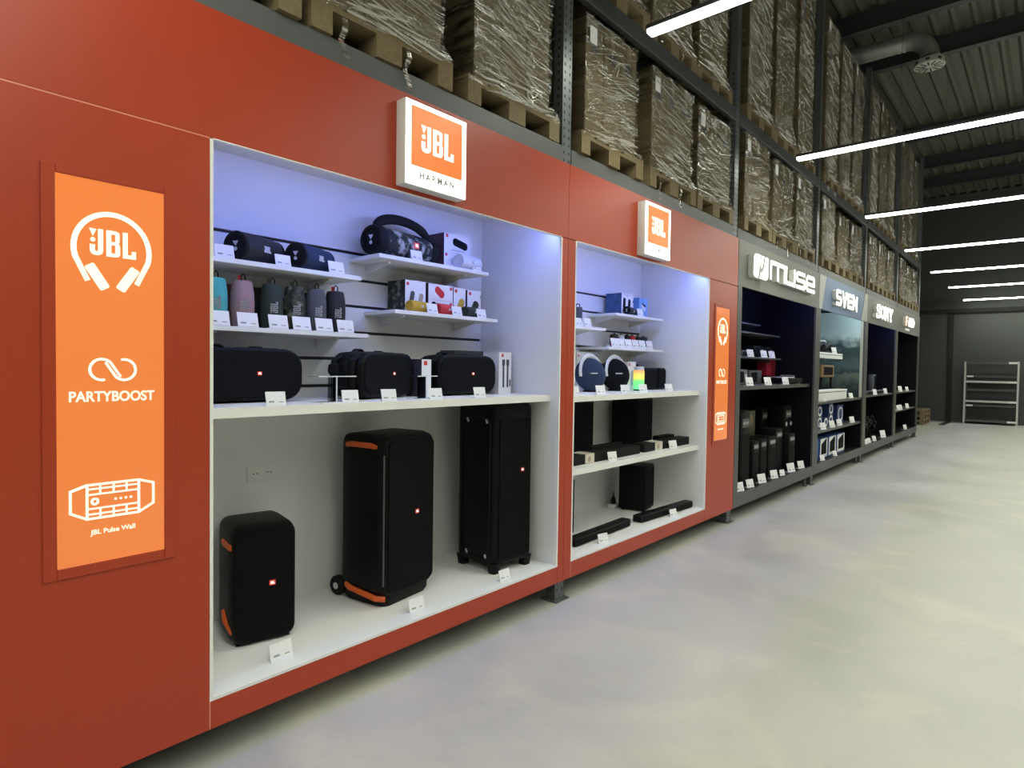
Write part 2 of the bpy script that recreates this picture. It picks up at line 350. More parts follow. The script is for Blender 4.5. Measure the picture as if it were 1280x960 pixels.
# ------------------------------------------------------------------ setting
XW, XE, YB, YF, ZC = -4.0, 23.46, 1.5, -7.0, 7.0
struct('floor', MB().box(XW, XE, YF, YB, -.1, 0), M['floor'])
mb = MB(); p = .26; prof = []
y = YF
while y < YB:
    prof += [(y, ZC), (y+.05, ZC+.06), (y+.16, ZC+.06), (y+.21, ZC)]; y += p
t = bmesh.new(); A = [t.verts.new((XW, a, b)) for a, b in prof]; B = [t.verts.new((XE, a, b)) for a, b in prof]
for i in range(len(A)-1): t.faces.new((A[i], A[i+1], B[i+1], B[i]))
mb._merge(t, 0); mb.box(XW, XE, YF, YB, ZC+.1, ZC+.15)
struct('ceiling', mb, M['roof'])
mb = MB().box(XE, XE+.1, YF, YB, 0, ZC)
struct('wall_far', mb, M['wall'])
struct('wall_back', MB().box(XW, XE, YB, YB+.1, 0, ZC), M['wallk'])
struct('wall_right', MB().box(XW, XE, YF-.1, YF, 0, ZC), M['walll'])
struct('wall_near', MB().box(XW-.1, XW, YF, YB, 0, ZC), M['walll'])
struct('trim_1', MB().box(XE-.06, XE, -.02, .10, 0, 3.36), M['wallk'])
struct('trim_2', MB().box(XE-.10, XE, YF, YB, 3.36, 3.48), M['wallk'])
for i, x in enumerate((5.0, 6.6, 10.75, 12.3, 16.5, 18.9, 20.9)):
    b = MB().box(x-.07, x+.07, YF, YB, 6.7, 6.72).box(x-.012, x+.012, YF, YB, 6.72, 6.985).box(x-.07, x+.07, YF, YB, 6.98, 7.0).build('trim_%d' % (i+3), M['rbeam'], smooth=False)
    tag(b, kind='structure')

# ------------------------------------------------------------------ strip lights
LX = [-2.6, .52, 3.64, 6.76, 9.88, 13.0, 16.12, 19.24, 22.75]
lab = ['behind the camera', 'above the tall left red panel', 'nearest in view, cut by the top edge of the photo', 'second in view, over the dark grey cabinets', 'third in view counting from the near end', 'fourth in view counting from the near end', 'fifth in view counting from the near end', 'sixth in view, second from the far wall', 'lowest in the photo, nearest the far wall']
proto = None
for x, l in zip(LX, lab):
    L = 'long lit white strip light, ' + l
    if proto is None:
        proto = thing('pendant_strip_light', L, 'strip light', (x, -.3, 3.7), 0, 'hanging strip lights')
        MB().box(-.036, .036, -6.2, 0, -.03, -.006, bev=.004).build('diffuser', M['lamp'], proto)
        ld = bpy.data.lights.new('lamp_emitter', 'AREA'); ld.shape = 'RECTANGLE'; ld.size = .06; ld.size_y = 6.2; ld.energy = LAMP_W; ld.color = LAMP; ld.spread = rad(135)
        lo = bpy.data.objects.new('lamp_emitter', ld); C.objects.link(lo); lo.parent = proto; lo.location = (0, -3.1, -.032)
        MB().box(-.033, .033, -6.21, .01, -.0055, .026, bev=.003).build('housing', M['rbeam'], proto)
        for yy in (-.9, -3.1, -5.3): MB().cyl((0, yy, .026), (0, yy, 3.28), .0015, seg=5).build('suspension_wire', M['cable'], proto)
    else: dup(proto, L, (x, -.3, 3.7))

# ------------------------------------------------------------------ pallet rack
UX = [-2.4, .4, 3.21, 6.0, 8.8, 11.6, 14.4, 17.15]
rk = thing('pallet_rack', 'long dark steel pallet rack rising behind and above the display cabinets', 'pallet rack')
for x in UX:
    for y0, nm in ((.035, 'upright_post'), (1.02, 'upright_post')):
        mb = MB().box(x-.05, x+.05, y0, y0+.006, .008, 6.5, 0).box(x-.05, x-.046, y0, y0+.07, .008, 6.5, 0).box(x+.046, x+.05, y0, y0+.07, .008, 6.5, 0).box(x-.07, x+.07, y0-.03, y0+.10, 0, .008, 0)
        if y0 < .5:
            z = .06
            while z < 4.4:
                for dx in (-.025, .025): mb.box(x+dx-.006, x+dx+.006, y0-.0012, y0+.001, z, z+.018, 1)
                mb.box(x-.0512, x-.05, y0+.025, y0+.037, z, z+.018, 1)
                z += .05
        mb.build(nm, [M['steel'], M['groove']], rk, smooth=False)
    mb = MB()
    for z in (.5, 1.6, 2.7, 3.8, 4.9, 6.0): mb.cyl((x, .1, z), (x, 1.04, z+.7 if z < 6 else z), .014, seg=6)
    mb.build('upright_brace', M['steel'], rk)
for a, b in zip(UX, UX[1:]):
    for z0, z1 in ((2.79, 2.905), (3.91, 4.03)):
        for y0 in (.03, 1.03):
            MB().box(a+.052, b-.052, y0, y0+.05, z0, z1, bev=.006).build('rack_beam', M['rackg'] if (z0 < 3 and y0 < 1) else M['beam'], rk, smooth=False)
    mb = MB()
    for k in range(7): mb.box(a+.25+k*(b-a-.5)/6-.03, a+.25+k*(b-a-.5)/6+.03, .08, 1.03, 3.985, 4.02)
    mb.build('support_bar', M['beam'], rk, smooth=False)

# ------------------------------------------------------------------ pallets and wrapped loads
def make_pallet():
    t = thing('wooden_pallet', '', 'pallet')
    mb = MB()
    for cx, w in ((-.3275, .145), (-.1775, .10), (0, .145), (.1775, .10), (.3275, .145)): mb.box(cx-w/2, cx+w/2, 0, 1.2, .122, .144)
    for cy in (.0725, .6, 1.1275): mb.box(-.4, .4, cy-.0725, cy+.0725, .1, .122)
    mb.build('deck', M['wood'], t, smooth=False)
    for cx, w in ((-.35, .1), (0, .145), (.35, .1)):
        mb = MB().box(cx-w/2, cx+w/2, 0, 1.2, 0, .022)
        for cy in (.0725, .6, 1.1275): mb.box(cx-w/2, cx+w/2, cy-.0725, cy+.0725, .022, .1)
        mb.build('skid', M['wood'], t, smooth=False)
    return t
def film_mesh(w, d, h, seed):
    rnd = random.Random(seed); NU = (10, 14); NZ = 14
    per = [(-w/2+w*i/NU[0], 0) for i in range(NU[0])] + [(w/2, d*i/NU[1]) for i in range(NU[1])] + [(w/2-w*i/NU[0], d) for i in range(NU[0])] + [(-w/2, d-d*i/NU[1]) for i in range(NU[1])]
    secs = []
    for k in range(NZ+1):
        f = k/NZ; z = f*h - (.06 if k == 0 else 0); row = []
        for i, (px, py) in enumerate(per):
            g = .007+.004*rnd.random()+.004*math.sin(i*1.3+k*1.1+seed)
            if k == 0: g += .012*rnd.random(); z2 = z+.05*rnd.random()
            else: z2 = z
            nx = -1 if i == 0 or i > NU[0]*2+NU[1] else (1 if NU[0] <= i <= NU[0]+NU[1] else 0)
            ny = -1 if i <= NU[0] else (1 if NU[0]+NU[1] <= i <= 2*NU[0]+NU[1] else 0)
            row.append((px+nx*g, py+ny*g, z2))
        if k == 0: row2 = [(px, py-.008 if py <= 0 else py, 0) for px, py in per]
        if k == 0:
            fx = .79/w
            row = [(qx*fx, (-.042-.006*rnd.random()) if qy <= 0 else qy, -.045+.03*rnd.random()) for qx, qy, qz in row]
            secs.append(row); row = [(qx*(.5+.5*fx), qy-.022 if qy <= 0 else qy, .025+.02*rnd.random()) for qx, qy, qz in row2]
        secs.append(row)
    top = [(px*.92, d/2+(py-d/2)*.92, h+.012) for px, py in per]
    secs.append(top)
    mb = MB().loft(secs, 0, caps=False)
    t = bmesh.new()
    def fold(x, z, L, a, wd, side, lift):
        n = 4; ca, sa = math.cos(a), math.sin(a); P = []; bend = rnd.uniform(-.04, .04)*L
        for k in range(n+1):
            u = (k/n-.5)*L; q = bend*math.sin(PI*k/n); ww = wd*(.25+.75*math.sin(PI*(k+.35)/(n+.7)))
            for sgn in (-1, 0, 1):
                xx = x+u*ca-(q+sgn*ww)*sa; zz = z+u*sa+(q+sgn*ww)*ca; out = lift+(.004 if sgn == 0 else 0)
                P.append(t.verts.new((xx, -out, zz) if side == 0 else (-w/2-out, -xx, zz)))
        for k in range(n):
            for j in (0, 1): t.faces.new((P[3*k+j], P[3*k+j+1], P[3*k+4+j], P[3*k+3+j]))
    slope = rnd.choice((-.35, -.2, .15, .3))
    for i in range(int(46*min(1.3, h/.8))):
        z = h*min(.97, max(.03, rnd.betavariate(1.3, 1.8))); L = rnd.uniform(.06, .34)*(w/.7); x = rnd.uniform(-w/2+L/2, w/2-L/2)
        fold(x, z, L, slope*rnd.uniform(.3, 1.3)+rnd.uniform(-.08, .08), rnd.uniform(.001, .003), 0, .017)
    for i in range(14): L = rnd.uniform(.08, .3); fold(rnd.uniform(-w/2+L/2, w/2-L/2), rnd.uniform(-.03, .09), L, rnd.uniform(-.25, .25), rnd.uniform(.003, .008), 0, .040)
    for i in range(14): L = rnd.uniform(.1, .5); fold(-rnd.uniform(.2, .9), rnd.uniform(.05, h*.9), L, rnd.uniform(-.3, .3), rnd.uniform(.0012, .003), 1, .017)
    mb._merge(t, 1)
    return mb
pal0 = None; nload = 0
def wrapped(x, y, z, w, h, lab_p, lab_l, gp, gl, ncol=3, note=True, d=1.1, tail=False):
    global pal0, nload
    if pal0 is None:
        pal0 = make_pallet(); p = pal0; p['label'] = lab_p; p['group'] = gp; p.location = (x, y, z)
    else: p = dup(pal0, lab_p, (x, y, z), group=gp)
    t = thing('wrapped_pallet_load', lab_l, 'wrapped cartons', (x, y+.03, z+.1441), 0, gl)
    nload += 1; rnd = random.Random(nload*13)
    cw = w/ncol
    for i in range(ncol):
        hh = h*(1-.012*rnd.random()); xa = -w/2+i*cw
        mb = MB().box(xa+.003, xa+cw-.003, 0, d, 0, hh, 0, bev=.006, seg=1)
        mb.box(xa+cw/2-.025, xa+cw/2+.025, -.0008, d/2, hh*.999-.14, hh+.0006, 1)
        if rnd.random() < .7: mb.box(xa+cw*.3, xa+cw*.7, -.001, 0, hh*.72, hh*.82, 2)
        mb.build('carton', [M['cart'], M['tape'], M['ink']], t, smooth=False)
    film_mesh(w, d, h, nload).build('stretch_film', [FILM[nload % 3], FOLD], t)
    if note: MB().box(-w/2+.03, -w/2+.11, -.016, -.013, h-.18, h-.07, 0).build('paper_label', M['paper'], t, smooth=False)
    if tail:
        for k in range(2):
            xx = -w/2+.1+.35*k; mb = MB()
            mb.tube([(xx, -.02, .0), (xx+.015, -.035, -.08), (xx-.01, -.03, -.15), (xx+.02, -.035, -.22)], .012, flat=(.014, .003), seg=6)
            mb.build('film_tail', FILM[nload % 3], t)
    return t
ORD = ['first', 'second', 'third', 'fourth', 'fifth', 'sixth', 'seventh', 'eighth', 'ninth', 'tenth', 'eleventh', 'twelfth', 'thirteenth', 'fourteenth', 'fifteenth', 'sixteenth', 'seventeenth', 'eighteenth', 'nineteenth', 'twentieth']
#  centre x, width, height
low = [(.95, .72, 1.0), (1.80, .70, 1.02), (2.72, .66, .98), (3.735, .66, .785), (4.665, .70, .785), (5.525, .72, .78),
       (6.56, .70, .84), (7.41, .68, .81), (8.26, .68, .86), (9.30, .66, .82), (10.13, .62, .75), (10.98, .72, .77), (12.08, .68, .79), (12.90, .66, .78), (13.74, .66, .77), (14.92, .7, .78), (15.75, .66, .74), (16.58, .68, .76)]
lowd = ['at the top left edge of the photo', 'above the left part of the big red cabinet', 'right of the first tall lit sign', 'just right of the perforated rack post', 'above the second lit square sign', 'above the narrow end panel of the red cabinets']
gp1, gl1, gp2, gl2 = 'pallets on the lower rack beams', 'wrapped loads on the lower rack beams', 'pallets on the upper rack beams', 'wrapped loads on the upper rack beams'
for i, (x, w, h) in enumerate(low):
    s = lowd[i] if i < 6 else '%s from the near end' % ORD[i]
    wrapped(x, .005+.01*(i % 3), 2.906, w, h, 'wooden pallet on the lower rack beam, ' + s, 'film wrapped cartons, lower rack level, ' + s, gp1, gl1, 3, i > 1, tail=i in (1, 4, 7, 8))
up = [(3.84, .66, 2.1), (4.69, .66, 2.2), (5.53, .62, 2.2), (6.64, .66, 2.28), (7.48, .64, 2.32), (8.32, .60, 2.36), (9.4, .62, 2.12), (10.24, .62, 2.1), (11.08, .60, 2.14), (12.12, .64, 2.12), (12.96, .62, 2.16), (13.8, .62, 2.12), (14.92, .62, 2.08), (15.76, .62, 2.14), (16.6, .62, 2.1)]
for i, (x, w, h) in enumerate(up):
    s = '%s from the near end' % ORD[i]
    wrapped(x, .03+.015*(i % 3), 4.031, w, h, 'wooden pallet on the upper rack beam, ' + s, 'tall film wrapped carton load, upper rack level, ' + s, gp2, gl2, 2, i % 2 == 0, tail=i in (1, 6))

# ------------------------------------------------------------------ price tags
tag0 = None
def price_tag(x, y, z, what, group, rz=0, s=1.):
    global tag0
    L = 'white price tag ' + what
    if tag0 is None:
        tag0 = thing('price_tag', L, 'price tag', (x, y, z), rz, group)
        R = Matrix.Translation((0, 0, .003)) @ Matrix.Rotation(rad(-14), 4, 'X')
        MB().box(-.037, .037, 0, .0025, 0, .05, mtx=R).build('card', M['paper'], tag0, smooth=False)
        MB().box(-.027, -.007, -.0006, 0, .009, .015, 0, mtx=R).build('barcode', M['grayink'], tag0, smooth=False)
        MB().box(.010, .027, -.0006, 0, .009, .012, 0, mtx=R).build('printed_price', M['grayink'], tag0, smooth=False)
        MB().box(-.037, .037, -.002, .022, 0, .003).build('foot', M['acre'], tag0, smooth=False)
        o = tag0
    else: o = dup(tag0, L, (x, y, z), rz, group)
    o.scale = (s, s, s)
    return o

# ------------------------------------------------------------------ red cabinets
def slatwall(x0, x1, z0, z1, y, parent):
    mb = MB().box(x0, x1, y+.004, y+.02, z0, z1, 1)
    zs = [z0]+[1.388+.1505*k for k in range(6) if z0 < 1.388+.1505*k < z1]+[z1]
    for a, b in zip(zs, zs[1:]): mb.box(x0, x1, y-.012, y+.004, a+(.0085 if a > z0 else 0), b-(.0085 if b < z1 else 0), 0)
    mb.build('slatwall', [M['white'], M['groove']], parent, smooth=False)
ZB, ZO0, ZO1, ZT = .134, .253, 2.325, 2.79
def red_cabinet(name, label, x0, o0, o1, x1, shelves, left_panel, right_panel):
    t = thing(name, label, 'display cabinet', (0, 0, 0))
    P = lambda nm, mb, m, l=None: mb.build(nm, m, t, smooth=False)
    P('header_panel', MB().box(x0, x1-.002, 0, .02, ZO1, ZT, bev=.0015, seg=1), M['red'])
    P('side_panel', MB().box(x0, o0-.0125, 0, .02, ZB, ZO1-.004, bev=.0015, seg=1), M['red'])
    P('side_panel', MB().box(o1+.0125, x1-.002, 0, .02, ZB, ZO1-.004, bev=.0015, seg=1), M['red'])
    P('bottom_rail', MB().box(o0-.009, o1+.009, 0, .02, ZB, ZO0-.013, bev=.0015, seg=1), M['red'])
    P('edge_band', MB().box(o0-.0125, o0-.009, .0004, .02, ZB, ZO0-.012), M['edge']); P('edge_band', MB().box(o1+.009, o1+.0125, .004, .02, ZB, ZO0-.012), M['edge'])
    if left_panel: P('edge_band', MB().box(x0, o0-.0125, .001, .02, ZO1-.004, ZO1), M['edge'])
    w = .012
    for a, b in ((o0-w, o0), (o1, o1+w)):
        P('side_wall', MB().box(a, b, .0205, .7, ZO0-w, 2.515), M['white'])
        P('side_wall_edge', MB().box(a, b, -.001, .0205, ZO0-w, ZO1-.004), M['whiteedge'])
    P('floor_board', MB().box(o0, o1, -.001, .7, ZO0-w, ZO0), M['white'])
    P('top_board', MB().box(o0-w, o1+w, .02, .72, 2.515, 2.535), M['white'])
    P('header_edge', MB().box(o0, o1, -.0005, .02, ZO1-.004, ZO1), M['whiteedge'])
    P('led_strip', MB().box(o0+.02, o1-.02, .024, .036, 2.372, 2.384), M['led'])
    P('added_led_baffle', MB().box(o0, o1, .0205, .07, 2.386, 2.39), M['white'])  # unseen baffle, added to keep direct LED light off the top board
    P('kick_board', MB().box(x0+.02, x1-.02, .28, .29, 0, ZB+.03), M['groove'])
    slatwall(o0, o1, shelves[0][1], 2.515, .7, t)
    P('back_board', MB().box(o0, o1, .695, .715, ZO0, shelves[0][0]), M['white'])
    for za, zb in shelves: P('shelf_board', MB().box(o0, o1, .07, .694, za, zb, 0).box(o0, o1, .068, .07, za, zb, 1), [M['white'], M['whiteedge']])
    return t
cab1 = red_cabinet('display_cabinet', 'wide orange red display cabinet with white niche and three tall black speakers', -.6, .997, 3.126, 3.203, [(1.291, 1.331)], True, False)
cab2 = red_cabinet('display_cabinet', 'narrower orange red display cabinet with two full shelves and black soundbars', 3.203, 3.295, 5.347, 6.014, [(1.276, 1.316), (.78, .82)], False, True)
# the tall left panel stands on its own board seam under the header
def wall_socket():
    t = thing('wall_socket', 'white double wall socket on the lower back board of the niche', 'socket', (1.536, .695, .948))
    MB().box(-.078, .078, -.008, 0, -.042, .042, bev=.004).build('frame', M['white'], t)
    for dx in (-.037, .037):
        o = MB().tube([(dx+.022*math.cos(k*PI/12), -.009, .022*math.sin(k*PI/12)) for k in range(24)], .003, closed=True, seg=6).build('outlet', M['whiteedge'], t)
        for h in (-.009, .009): MB().lathe([(.001, 0), (.0035, 0), (.0035, .0008), (.001, .0008)], seg=10, mtx=Matrix.Translation((dx+h, -.008, 0)) @ Matrix.Rotation(PI/2, 4, 'X')).build('pin_hole', M['groove'], o, smooth=False)
wall_socket()

def wall_shelf(x0, x1, zt, label):
    t = thing('wall_shelf', label, 'shelf', ((x0+x1)/2, .4, zt-.022), 0, 'small white shelves hooked on the slatwall')
    w = (x1-x0)/2
    MB().box(-w, w, 0, .287, 0, .022, bev=.0015, seg=1).build('board', M['white'], t, smooth=False)
    for dx in (-w*.7, w*.7):
        MB().prism([(.287, -.055), (.287, 0), (.08, 0), (.08, -.008)], -.008, .008, mtx=Matrix.Translation((dx, 0, 0)) @ Matrix.Rotation(PI/2, 4, 'Z') @ Matrix.Diagonal((1, 1, 1, 1))).build('bracket', M['white'], t, smooth=False)
ZA, ZBs, ZCs, ZD, ZE, ZF, ZG = 1.966, 2.106, 1.668, 1.814, 1.968, 1.683, 1.828
wall_shelf(1.03, 1.927, ZA, 'white shelf under the two black and blue cylinder speakers, left of niche')
wall_shelf(2.04, 2.895, ZBs, 'white shelf under the camouflage speaker with carry handle')
wall_shelf(1.075, 1.973, ZCs, 'white shelf under the row of six upright bottle shaped speakers')
wall_shelf(2.148, 2.985, ZD, 'white shelf under the yellow, red and green small speakers')
wall_shelf(4.44, 5.26, ZE, 'white shelf under the blue box, top right in the narrower niche')
wall_shelf(4.33, 5.272, ZF, 'white shelf under the row of tiny clip speakers')
wall_shelf(3.40, 4.287, ZG, 'white shelf half hidden by the red pillar in the narrower niche')

# ------------------------------------------------------------------ lit poster boxes
def poster_box(x, label, w=.385, rows=False):
    t = thing('poster_light_box', label, 'light box', (x, -.0, 0), 0, 'lit orange poster boxes')
    z0, z1, iz0, iz1 = .815, 2.112, .85, 2.085
    hw, iw = w/2, .155
    mb = MB().box(-hw, -iw, -.006, 0, z0, z1, 0, bev=.002, seg=1).box(iw, hw, -.006, 0, z0, z1, 0, bev=.002, seg=1).box(-iw, iw, -.006, 0, z0, iz0, 0, bev=.002, seg=1).box(-iw, iw, -.006, 0, iz1, z1, 0, bev=.002, seg=1)
    mb.build('frame', M['red'], t, smooth=False)
    MB().box(-iw, iw, -.003, 0, iz0, iz1).build('poster', M['lbo'], t, smooth=False)
    y0, y1 = -.0042, -.003
    # headphones emblem
    mb = MB()
    band = arc(0, 1.868, .108, .115, 196, -16, 28)
    band = [(-.07, 1.762)]+band+[(.07, 1.762)]
    mb.strokes([band], .016, 0, 0, 1, y0, y1)
    for s in (-1, 1):
        R = Matrix.Translation((s*.044, 0, 1.777)) @ Matrix.Rotation(rad(s*32), 4, 'Y')
        mb.prism(rrect(.03, .088, .006), y0, y1, mtx=R)
    mb.build('headphone_emblem', M['lbw'], t, smooth=False)
    mb = MB(); audio_mark(mb, -.066, 1.846, .085, y0, y1); mb.build('brand_lettering', M['lbw'], t, smooth=False)
    # loop emblem
    mb = MB(); L = arc(-.032, 1.478, .034, .034, 285, 45, 16)+[(.022, 1.454)]; Rr = arc(.032, 1.478, .034, .034, 105, -135, 16)+[(-.022, 1.502)]
    mb.strokes([L, Rr], .008, 0, 0, 1, y0, y1); mb.build('loop_emblem', M['lbw'], t, smooth=False)
    text('slogan_lettering', 'PARTYBOOST', .046, 0, 1.389, y1-.0006, M['lbw'], t, bold=.0011, sx=.86, depth=.0006)
    # speaker emblem
    mb = MB()
    out = [(-.12, 1.09), (-.075, 1.105), (.075, 1.105), (.12, 1.09), (.12, 1.02), (.075, .995), (-.075, .995), (-.12, 1.02), (-.12, 1.09), (-.075, 1.105)]
    mb.strokes([out, [(-.075, 1.105), (-.075, .995)], [(.075, 1.105), (.075, .995)]], .008, 0, 0, 1, y0, y1)
    for za in (1.073, 1.091, 1.009, 1.027): mb.strokes([[(-.075, za), (.075, za)]], .006, 0, 0, 1, y0, y1)
    for xx in (-.038, 0, .038): mb.strokes([[(xx, 1.073), (xx, 1.10)], [(xx, 1.0), (xx, 1.027)]], .006, 0, 0, 1, y0, y1)
    mb.strokes([arc(-.053, 1.05, .009, .009, 0, 360, 10)], .007, 0, 0, 1, y0, y1)
    for k in range(4): mb.prism(rrect(.008, .008, .003, 3, .006+.015*k, 1.05), y0, y1)
    mb.build('speaker_emblem', M['lbw'], t, smooth=False)
    text('caption_lettering', 'JBL Pulse Wall', .022, 0, .949, y1-.0006, M['lbw'], t, bold=.0004, depth=.0006)
poster_box(.673, 'tall lit orange poster box on the left red panel, fully in view')
poster_box(5.665, 'tall lit orange poster box on the narrow right end panel')

# ------------------------------------------------------------------ lit square signs
def square_sign(x, label):
    t = thing('illuminated_sign', label, 'lit sign', (x, 0, 2.345), 0, 'lit square brand signs')
    h, w = .39, .195
    MB().box(-w, w, -.066, 0, 0, h, bev=.003).build('case', M['signs'], t)
    MB().box(-w+.003, w-.003, -.07, -.066, .003, h-.003).build('face', M['signw'], t, smooth=False)
    MB().prism(rrect(.325, .275, .004, 3, 0, .228), -.0715, -.07).build('orange_panel', M['signo'], t, smooth=False)
    mb = MB(); audio_mark(mb, -.105, .165, .125, -.073, -.0715, aspect=1.06); mb.build('brand_lettering', M['markw'], t, smooth=False)
    text('maker_lettering', 'H A R M A N', .044, 0, .052, -.0706, M['faint'], t, depth=.0006, bold=.0016, sx=.9)
square_sign(2.025, 'lit square sign over the wide niche, nearer the camera')
square_sign(4.25, 'lit square sign over the narrower niche, further from the camera')

# ------------------------------------------------------------------ dark cabinets
DX = [6.02, 8.80, 11.62, 14.30, 17.05]
def dark_cabinet(label, x0, x1, board, shelves, led=None, ledm=None, backmat='dark2'):
    t = thing('display_cabinet', label, 'display cabinet')
    P = lambda nm, mb, m: mb.build(nm, m, t, smooth=False)
    i0, i1 = x0+.11, x1-.11
    P('header_panel', MB().box(x0+.002, x1-.002, 0, .02, 2.335, 2.79), board)
    for a, b in ((x0, i0), (i1, x1)): P('side_panel', MB().box(a+.001, b-.001, 0, .02, ZB, 2.333), M['dark']); P('side_board', MB().box(*((i0-.045, i0) if a == x0 else (i1, i1+.045)), .02, .72, ZB, 2.55), M['dark'])
    P('bottom_rail', MB().box(i0, i1, 0, .02, ZB, .258), M['dark'])
    P('floor_board', MB().box(i0, i1, .02, .7, .24, .258), M['dark2'])
    P('back_board', MB().box(i0, i1, .7, .72, .24, 2.55), M[backmat])
    P('lining', MB().box(i0, i0+.004, .021, .7, .258, 2.53), M['dark2']); P('lining', MB().box(i1-.004, i1, .021, .7, .258, 2.53), M['dark2'])
    P('top_board', MB().box(i0, i1, .02, .72, 2.53, 2.55), M['dark2'])
    for z0, z1, y in shelves: P('shelf_board', MB().box(i0+.004, i1-.004, y, .7, z0, z1, bev=.002, seg=1), M['dark'])
    P('kick_board', MB().box(x0+.02, x1-.02, .28, .29, 0, ZB+.03), M['groove'])
    if led: P('led_strip', MB().box(i0+.1, i1-.1, .024, .034, 2.39, 2.40), M[ledm])
    return t
cm = dark_cabinet('dark grey display cabinet below the rounded lit lettering, next to the red ones', DX[0], DX[1], M['signgray'], [(1.30, 1.34, .06)], True, 'ledk')
cs = dark_cabinet('dark display cabinet with steel blue header and sea mural inside', DX[1], DX[2], M['signblue'], [(1.05, 1.085, .03), (.655, .69, .03)], True, 'leds')
co = dark_cabinet('dark display cabinet with headphones on its floor, right of the sea mural', DX[2], DX[3], M['signgray'], [(1.07, 1.10, .03)], True, 'ledk')
cf = dark_cabinet('last dark display cabinet, nearest the far wall', DX[3], DX[4], M['signgray'], [(1.07, 1.10, .03), (.69, .72, .03)])
MB().prism([(8.803, 2.337), (8.93, 2.337), (9.12, 2.788), (8.803, 2.788)], -.004, 0).build('pale_wedge', M['signside'], cs, smooth=False)
MB().prism([(11.2, 2.337), (11.617, 2.337), (11.617, 2.788), (11.45, 2.788)], -.004, 0).build('pale_wedge', M['signside'], cs, smooth=False)
o = MB().box(11.495, 11.505, .06, .695, 1.086, 2.50).build('mural_panel', M['mural'], cs, smooth=False); o['label'] = 'teal sea and cloud print on the cabinet side'
MB().box(11.485, 11.506, .022, .06, 1.086, 2.40).build('mural_edge_profile', M['signside'], cs, smooth=False)
# adjustable feet under the dark cabinets
for cab, xs in ((cm, (8.6,)), (cs, (11.4,)), (co, (14.1,)), (cf, (16.9,))):
    for x in xs: MB().lathe([(.03, 0), (.03, .01), (.014, .016), (.014, .134)], seg=12, mtx=Matrix.Translation((x, .06, 0))).build('foot', M['steel'], cab)

# lit lettering on the headers
def sign_thing(label, x, z): return thing('lettering_sign', label, 'lit lettering', (x, 0, z), 0)
def front_and_sides(fn, parent, name, mface, depth=.06):
    mb = MB(); fn(mb, -depth, -depth+.004); a = mb.build(name, mface, parent, smooth=False)
    mb = MB(); fn(mb, -depth+.004, 0); mb.build('return_side', M['signs'], a, smooth=False)
sg = sign_thing('rounded white lit lettering with leaf emblem on the nearest dark grey header', 6.27, 2.445)
def em(mb, y0, y1):
    mb.prism([(.04, .0), (.115, .0), (.135, .07), (.18, .235), (.06, .235), (.02, .225), (.0, .195), (.0, .035), (.01, .01)], y0, y1)
    mb.prism([(.222, .235), (.278, .235), (.238, .13), (.215, .11), (.193, .135)], y0, y1)
    mb.prism([(.332, .235), (.39, .235), (.41, .215), (.41, .04), (.38, .01), (.345, .0), (.172, .0), (.192, .055), (.262, .075), (.292, .12)], y0, y1)
front_and_sides(em, sg, 'leaf_emblem', M['letter'])
def letters(strokes, w, x, sc, sx):
    return lambda mb, y0, y1: mb.strokes(strokes, w, x, 0.03, sc, y0, y1, sx=sx)
for nm, st, x in (('letter_m', [[(.1, 0), (.1, .9), (1.5, .9), (1.6, .8), (1.6, 0)], [(.85, .9), (.85, 0)]], .47),
                  ('letter_u', [[(.1, 1), (.1, .15), (.2, .1), (1.05, .1)], [(1.1, 1), (1.1, 0)]], .97),
                  ('letter_s', [[(1.1, .9), (.2, .9), (.1, .8), (.1, .6), (.2, .5), (1.0, .5), (1.1, .4), (1.1, .2), (1.0, .1), (.05, .1)]], 1.36),
                  ('letter_e', [[(.2, .48), (1.1, .48), (1.1, .8), (1.0, .9), (.2, .9), (.1, .8), (.1, .2), (.2, .1), (1.15, .1)]], 1.75)):
    front_and_sides(letters(st, .2, x, .2, 1.5), sg, nm, M['letter'])
def word_sign(label, word, x, z, w, h, mats, bold):
    t = sign_thing(label, x, z); cell = w/len(word)
    for i, ch in enumerate(word):
        a = text('letter', ch, h*1.38, cell*(i+.5), h/2, -.056, mats[i], t, bold=bold, depth=.004, sx=cell/(h*1.0))
        b = text('return_side', ch, h*1.38, cell*(i+.5), h/2, -.026, M['signs'], a, bold=bold, depth=.026, sx=cell/(h*1.0))
    return t
sg1 = sign_thing('white lit block lettering on the steel blue header', 9.42, 2.43)
for nm, st, x in (('letter_s', [[(.9, .9), (.2, .9), (.1, .8), (.1, .6), (.2, .5), (.8, .5), (.9, .4), (.9, .2), (.8, .1), (.05, .1)]], 0), ('letter_v', [[(.08, 1), (.5, .05), (.92, 1)]], .32),
                  ('letter_e', [[(.95, .9), (.1, .9), (.1, .1), (.95, .1)], [(.1, .5), (.85, .5)]], .64), ('letter_n', [[(.1, 0), (.1, .95), (.9, .05), (.9, 1)]], .95)):
    front_and_sides(lambda mb, y0, y1, st=st, x=x: mb.strokes(st, .2, x, 0, .22, y0, y1, sx=1.28), sg1, nm, M['letter'])
